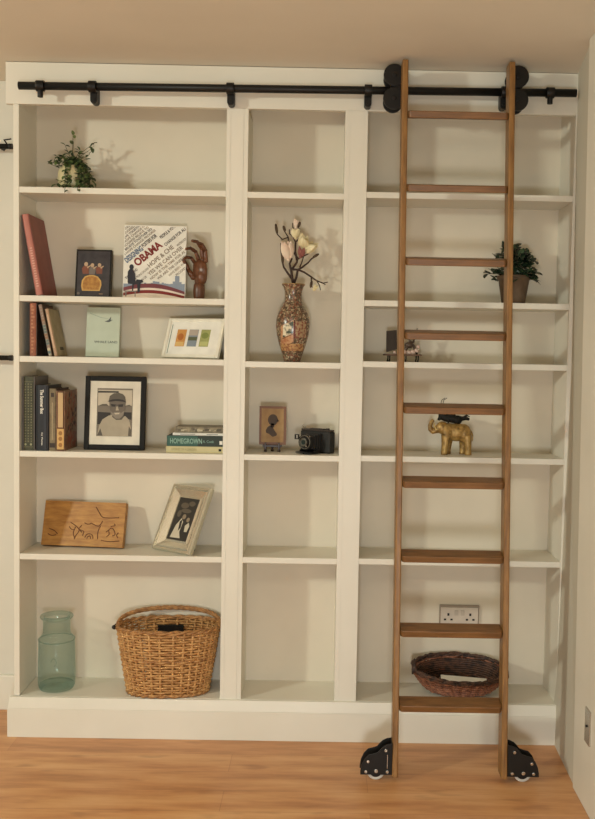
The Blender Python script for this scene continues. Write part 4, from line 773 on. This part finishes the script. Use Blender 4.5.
# miniature ornament behind the left ladder rail
t = thing('miniature_bench', 'small dark miniature seat with upright back and spindly legs behind ladder', 'ornament', (1.312, 0.075, SR3), (0, 0, R(6)))
b = MB(); b.hexa([(0, 0.012, 0.034), (0.040, 0.012, 0.046), (0, 0.018, 0.034), (0.040, 0.018, 0.046), (0.002, 0.030, 0.112), (0.040, 0.030, 0.116), (0.002, 0.036, 0.112), (0.040, 0.036, 0.116)]); o = b.build('back_panel', mat('dark_lacquer', (58, 50, 46), 0.35), t, bevel=0.001)
b = MB(); b.box(-0.006, 0.130, 0.0, 0.05, 0.022, 0.028); b.build('platform', mat('worn_brown', (104, 74, 56), 0.5), t, bevel=0.001)
for x, y in ((0.012, 0.006), (0.072, 0.006), (0.118, 0.006), (0.012, 0.044), (0.118, 0.044)): MB().tube([(x - 0.002, y, 0), (x, y, 0.012), (x, y, 0.0218)], [0.0035, 0.0022, 0.003], 8).build('leg', M['black'], t)
b = MB(); b.tube([(0.06, 0.02, 0.028), (0.075, 0.018, 0.050), (0.088, 0.02, 0.074), (0.083, 0.022, 0.092), (0.070, 0.022, 0.100)], [0.006, 0.007, 0.005, 0.004, 0.003], 8); b.tube([(0.116, 0.022, 0.028), (0.104, 0.022, 0.058), (0.090, 0.022, 0.076)], [0.004, 0.005, 0.004], 8); b.tube([(0.10, 0.022, 0.07), (0.112, 0.02, 0.105), (0.114, 0.02, 0.124)], [0.004, 0.002, 0.0015], 6); b.ell((0.086, 0.02, 0.062), (0.018, 0.012, 0.012), n=12)
b.build('scroll_arm', mat('pewter_brown', (92, 76, 64), 0.4, 0.4), t)
ps = mat('pink_shell', (208, 180, 164), 0.35)
for x, z, r_ in ((0.068, 0.036, 0.009), (0.084, 0.035, 0.009), (0.098, 0.037, 0.010), (0.112, 0.042, 0.010), (0.117, 0.056, 0.008), (0.030, 0.034, 0.007), (0.052, 0.035, 0.007), (0.084, 0.094, 0.009)):
    o = MB().ell((x, 0.008 if z < 0.09 else 0.016, z), (r_, 0.005, r_ * 0.75), (0, R(30), 0), n=10).build('shell_knob', ps, t); o['label'] = 'pinkish-white knob'

# golden elephant
t = thing('elephant_figurine', 'golden elephant figurine with raised trunk facing left', 'figurine', (1.560, 0.10, SR4))
k = 0.001
def E_(b, x, y, z, a, b_, c_, rot=(0, 0, 0)): b.ell((x, y, z), (a, b_, c_), rot, n=16)
b = MB()
E_(b, 0.018, 0, 0.082, 0.047, 0.030, 0.034); E_(b, 0.044, 0, 0.078, 0.028, 0.028, 0.036); E_(b, -0.012, 0, 0.086, 0.030, 0.026, 0.030); E_(b, -0.036, 0, 0.098, 0.024, 0.021, 0.024)
for x0, x1, y in ((-0.022, -0.028, -0.016), (-0.008, -0.012, 0.016), (0.054, 0.060, -0.016), (0.046, 0.044, 0.016)):
    b.tube([(x0, y * 0.8, 0.072), (x0 + (x1 - x0) * 0.5, y, 0.040), (x1, y, 0.014), (x1, y, 0.0)], [0.019, 0.0145, 0.012, 0.0135], 12)
b.tube([(-0.046, 0, 0.098), (-0.060, 0, 0.088), (-0.071, 0, 0.084), (-0.079, 0, 0.091), (-0.081, 0, 0.104), (-0.076, 0, 0.118), (-0.069, 0, 0.127)], [0.016, 0.0125, 0.011, 0.010, 0.0085, 0.0075, 0.0065], 12)
b.tube([(0.070, 0, 0.088), (0.078, 0, 0.070), (0.076, 0, 0.048)], [0.004, 0.003, 0.0025], 8)
b.tube([(-0.045, 0, 0.092), (-0.056, 0, 0.080)], [0.008, 0.005], 8)
b.build('body', M['gold'], t, remesh=0.0022)
for y in (-1, 1):
    b = MB(); b.ell((-0.018, y * 0.0265, 0.088), (0.018, 0.004, 0.026), (R(8) * y, R(-12), R(-14) * y), n=14); b.build('ear', M['gold'], t, sub=1)
    b = MB(); b.tube([(-0.050, y * 0.012, 0.092), (-0.060, y * 0.014, 0.092), (-0.066, y * 0.013, 0.104), (-0.0655, y * 0.012, 0.116)], [0.0032, 0.0028, 0.002, 0.001], 8); o = b.build('tusk', mat('pale_gold', (222, 190, 120), 0.35), t)
t = thing('black_figurine', 'small black lizard-like figurine lying on the golden elephant\'s back', 'figurine', (1.566, 0.10, SR4 + 0.114))
b = MB(); b.tube([(-0.050, 0, 0.024), (-0.030, 0, 0.020), (-0.005, 0, 0.018), (0.015, 0, 0.014), (0.030, 0, 0.019), (0.046, 0, 0.020), (0.058, 0, 0.016)], [0.009, 0.014, 0.016, 0.014, 0.009, 0.007, 0.005], 12)
b.ell((-0.040, 0, 0.030), (0.018, 0.013, 0.016)); b.ell((0.014, 0, 0.014), (0.018, 0.015, 0.017)); b.ell((-0.012, 0, 0.028), (0.02, 0.012, 0.014)); b.tube([(-0.05, 0, 0.022), (-0.058, -0.004, 0.012)], [0.008, 0.005], 8)
b.tube([(0.030, -0.004, 0.022), (0.046, -0.006, 0.032), (0.058, -0.006, 0.026)], [0.004, 0.0035, 0.002], 8)
for x in (-0.024, 0.006): b.tube([(x, -0.006, 0.020), (x + 0.004, -0.014, 0.010), (x, -0.018, 0.002)], [0.006, 0.004, 0.003], 8)
b.build('body', M['blackp'], t, remesh=0.0018)
b = MB()
for q in (0, 1): b = MB(); b.tube([(-0.040, 0.004 * q, 0.036), (-0.050 + 0.008 * q, 0.004 * q, 0.066), (-0.046 + 0.008 * q, 0.004 * q, 0.086), (-0.034 + 0.008 * q, 0.004 * q, 0.094)], 0.0011, 6); b.build('feeler', M['black'], t)

# wall socket
t = thing('wall_socket', 'double wall socket with grey edge low on the back of the bookcase', 'socket', (1.620, 0.2, 0.41))
MB().box(-0.076, 0.076, -0.010, 0.0, -0.043, 0.045).build('face_plate', mat('plastic_edge', (150, 138, 122), 0.4, 0.2), t, bevel=0.002)
b = MB(); b.box(-0.0715, 0.0715, -0.0125, -0.0101, -0.040, 0.036, 0)
for sx in (-0.042, 0.042):
    b.shape(rect(sx - 0.004, sx + 0.004, 0.004, 0.014), -0.0125, 1); b.shape(rect(sx - 0.017, sx - 0.008, -0.014, -0.007), -0.0125, 1); b.shape(rect(sx + 0.008, sx + 0.017, -0.014, -0.007), -0.0125, 1)
b.build('socket_insert', [mat('plastic_white', (206, 194, 178), 0.4), M['black']], t, bevel=0.0008)
for x in (-0.012, 0.012): MB().box(x - 0.007, x + 0.007, -0.0155, -0.0126, 0.006, 0.026).build('switch', mat('switch_white', (190, 178, 162), 0.4), t, bevel=0.001)

# oval twig basket with a magazine
t = thing('oval_basket', 'shallow dark oval twig basket behind the lowest ladder step', 'basket', (1.613, 0.106, 0.147 + 0.0165), (R(14), 0, R(-2)))
dk = mat('dark_twig', (92, 62, 46), 0.55, col2=(48, 32, 26), scale=50, lo=0.38, hi=0.6); rd = mat('red_twig', (158, 104, 76), 0.5, col2=(104, 60, 42), scale=60)
bo, pt = weave(t, 'woven_body', 12, 30, 0.120, 0.062, 0.174, 0.098, 0.072, rd, 0.0042, 0.0045, flare=lambda s_: s_ ** 0.75, z0=0.004, seed=4)
b = MB(); rnd = random.Random(9); n = 80
for q in range(6):
    f0 = rnd.random() * 6; b.ring([pt(1.0, 2 * PI * j / n, 0.004 * math.sin(j * 0.55 * (1 + q % 3) + f0)) + Vector((0, 0, 0.012 * (0.5 + 0.5 * math.cos(2 * PI * j / n + PI)) + 0.006 * math.cos(j * 0.47 * (1 + q % 2) + f0))) for j in range(n)], 0.0036, 5)
b.build('rim', dk, t)
b = MB(); 
for q in range(3): b.tube([Vector((-0.178 + 0.004 * q, -0.035 + k * 0.014, 0.075 + 0.030 * math.sin(PI * k / 5) + 0.004 * q)) for k in range(6)], 0.004, 6)
b.build('end_handle', dk, t)
b = MB(); 
for q in range(3): b.tube([Vector((0.174 - 0.003 * q, -0.035 + k * 0.014, 0.070 + 0.022 * math.sin(PI * k / 5) + 0.004 * q)) for k in range(6)], 0.004, 6)
b.build('end_handle', dk, t)
b = MB(); n = 40; b.add([pt(0.0, 2 * PI * q / n) for q in range(n)] + [(0, 0, 0.004)], [(q, (q + 1) % n, n) for q in range(n)])
for i in range(9):   # inner lining of darker canes
    s_ = 0.08 + i * 0.1; b.ring([pt(s_, 2 * PI * j / 60, -0.006) for j in range(60)], 0.0045, 5)
b.build('lining', dk, t)
t = thing('folded_leaflet', 'pale folded leaflet lying inside the dark oval basket', 'leaflet', (1.622, 0.030, 0.197), (R(16), R(3), R(-3)))
b = MB(); b.box(-0.085, 0.085, 0.0, 0.055, 0.0, 0.0014); b.box(-0.083, 0.085, 0.001, 0.054, 0.002, 0.0032); b.box(-0.085, 0.085, -0.0012, 0, 0, 0.0032); o = b.build('sheets', M['white'], t)

# black metal bars on the wall at far left
for z, nm, lb in ((2.152, 1, 'upper black metal bar on the wall left of the bookcase, small hook on its end'), (1.369, 0, 'lower black metal bar on the wall left of the bookcase')):
    t = thing('metal_bar', lb, 'bar', (-0.086, 0.19, z))
    MB().tube([(-0.62, 0, 0), (-0.012, 0, 0)], 0.0095, 14).build('rod', M['black'], t)
    MB().tube([(-0.014, 0, 0), (0.0, 0, 0)], 0.0108, 16).build('end_cap', M['black'], t, bevel=0.001)
    for x in (-0.05, -0.58): MB().tube([(x, 0.005, 0), (x, 0.055, 0)], 0.006, 10).build('wall_mount', M['black'], t)
    if nm: MB().tube([(-0.018, -0.004, 0.006), (-0.024, -0.008, 0.016), (-0.030, -0.008, 0.021), (-0.002, -0.008, 0.026)], 0.0028, 8).build('hook', M['black'], t)
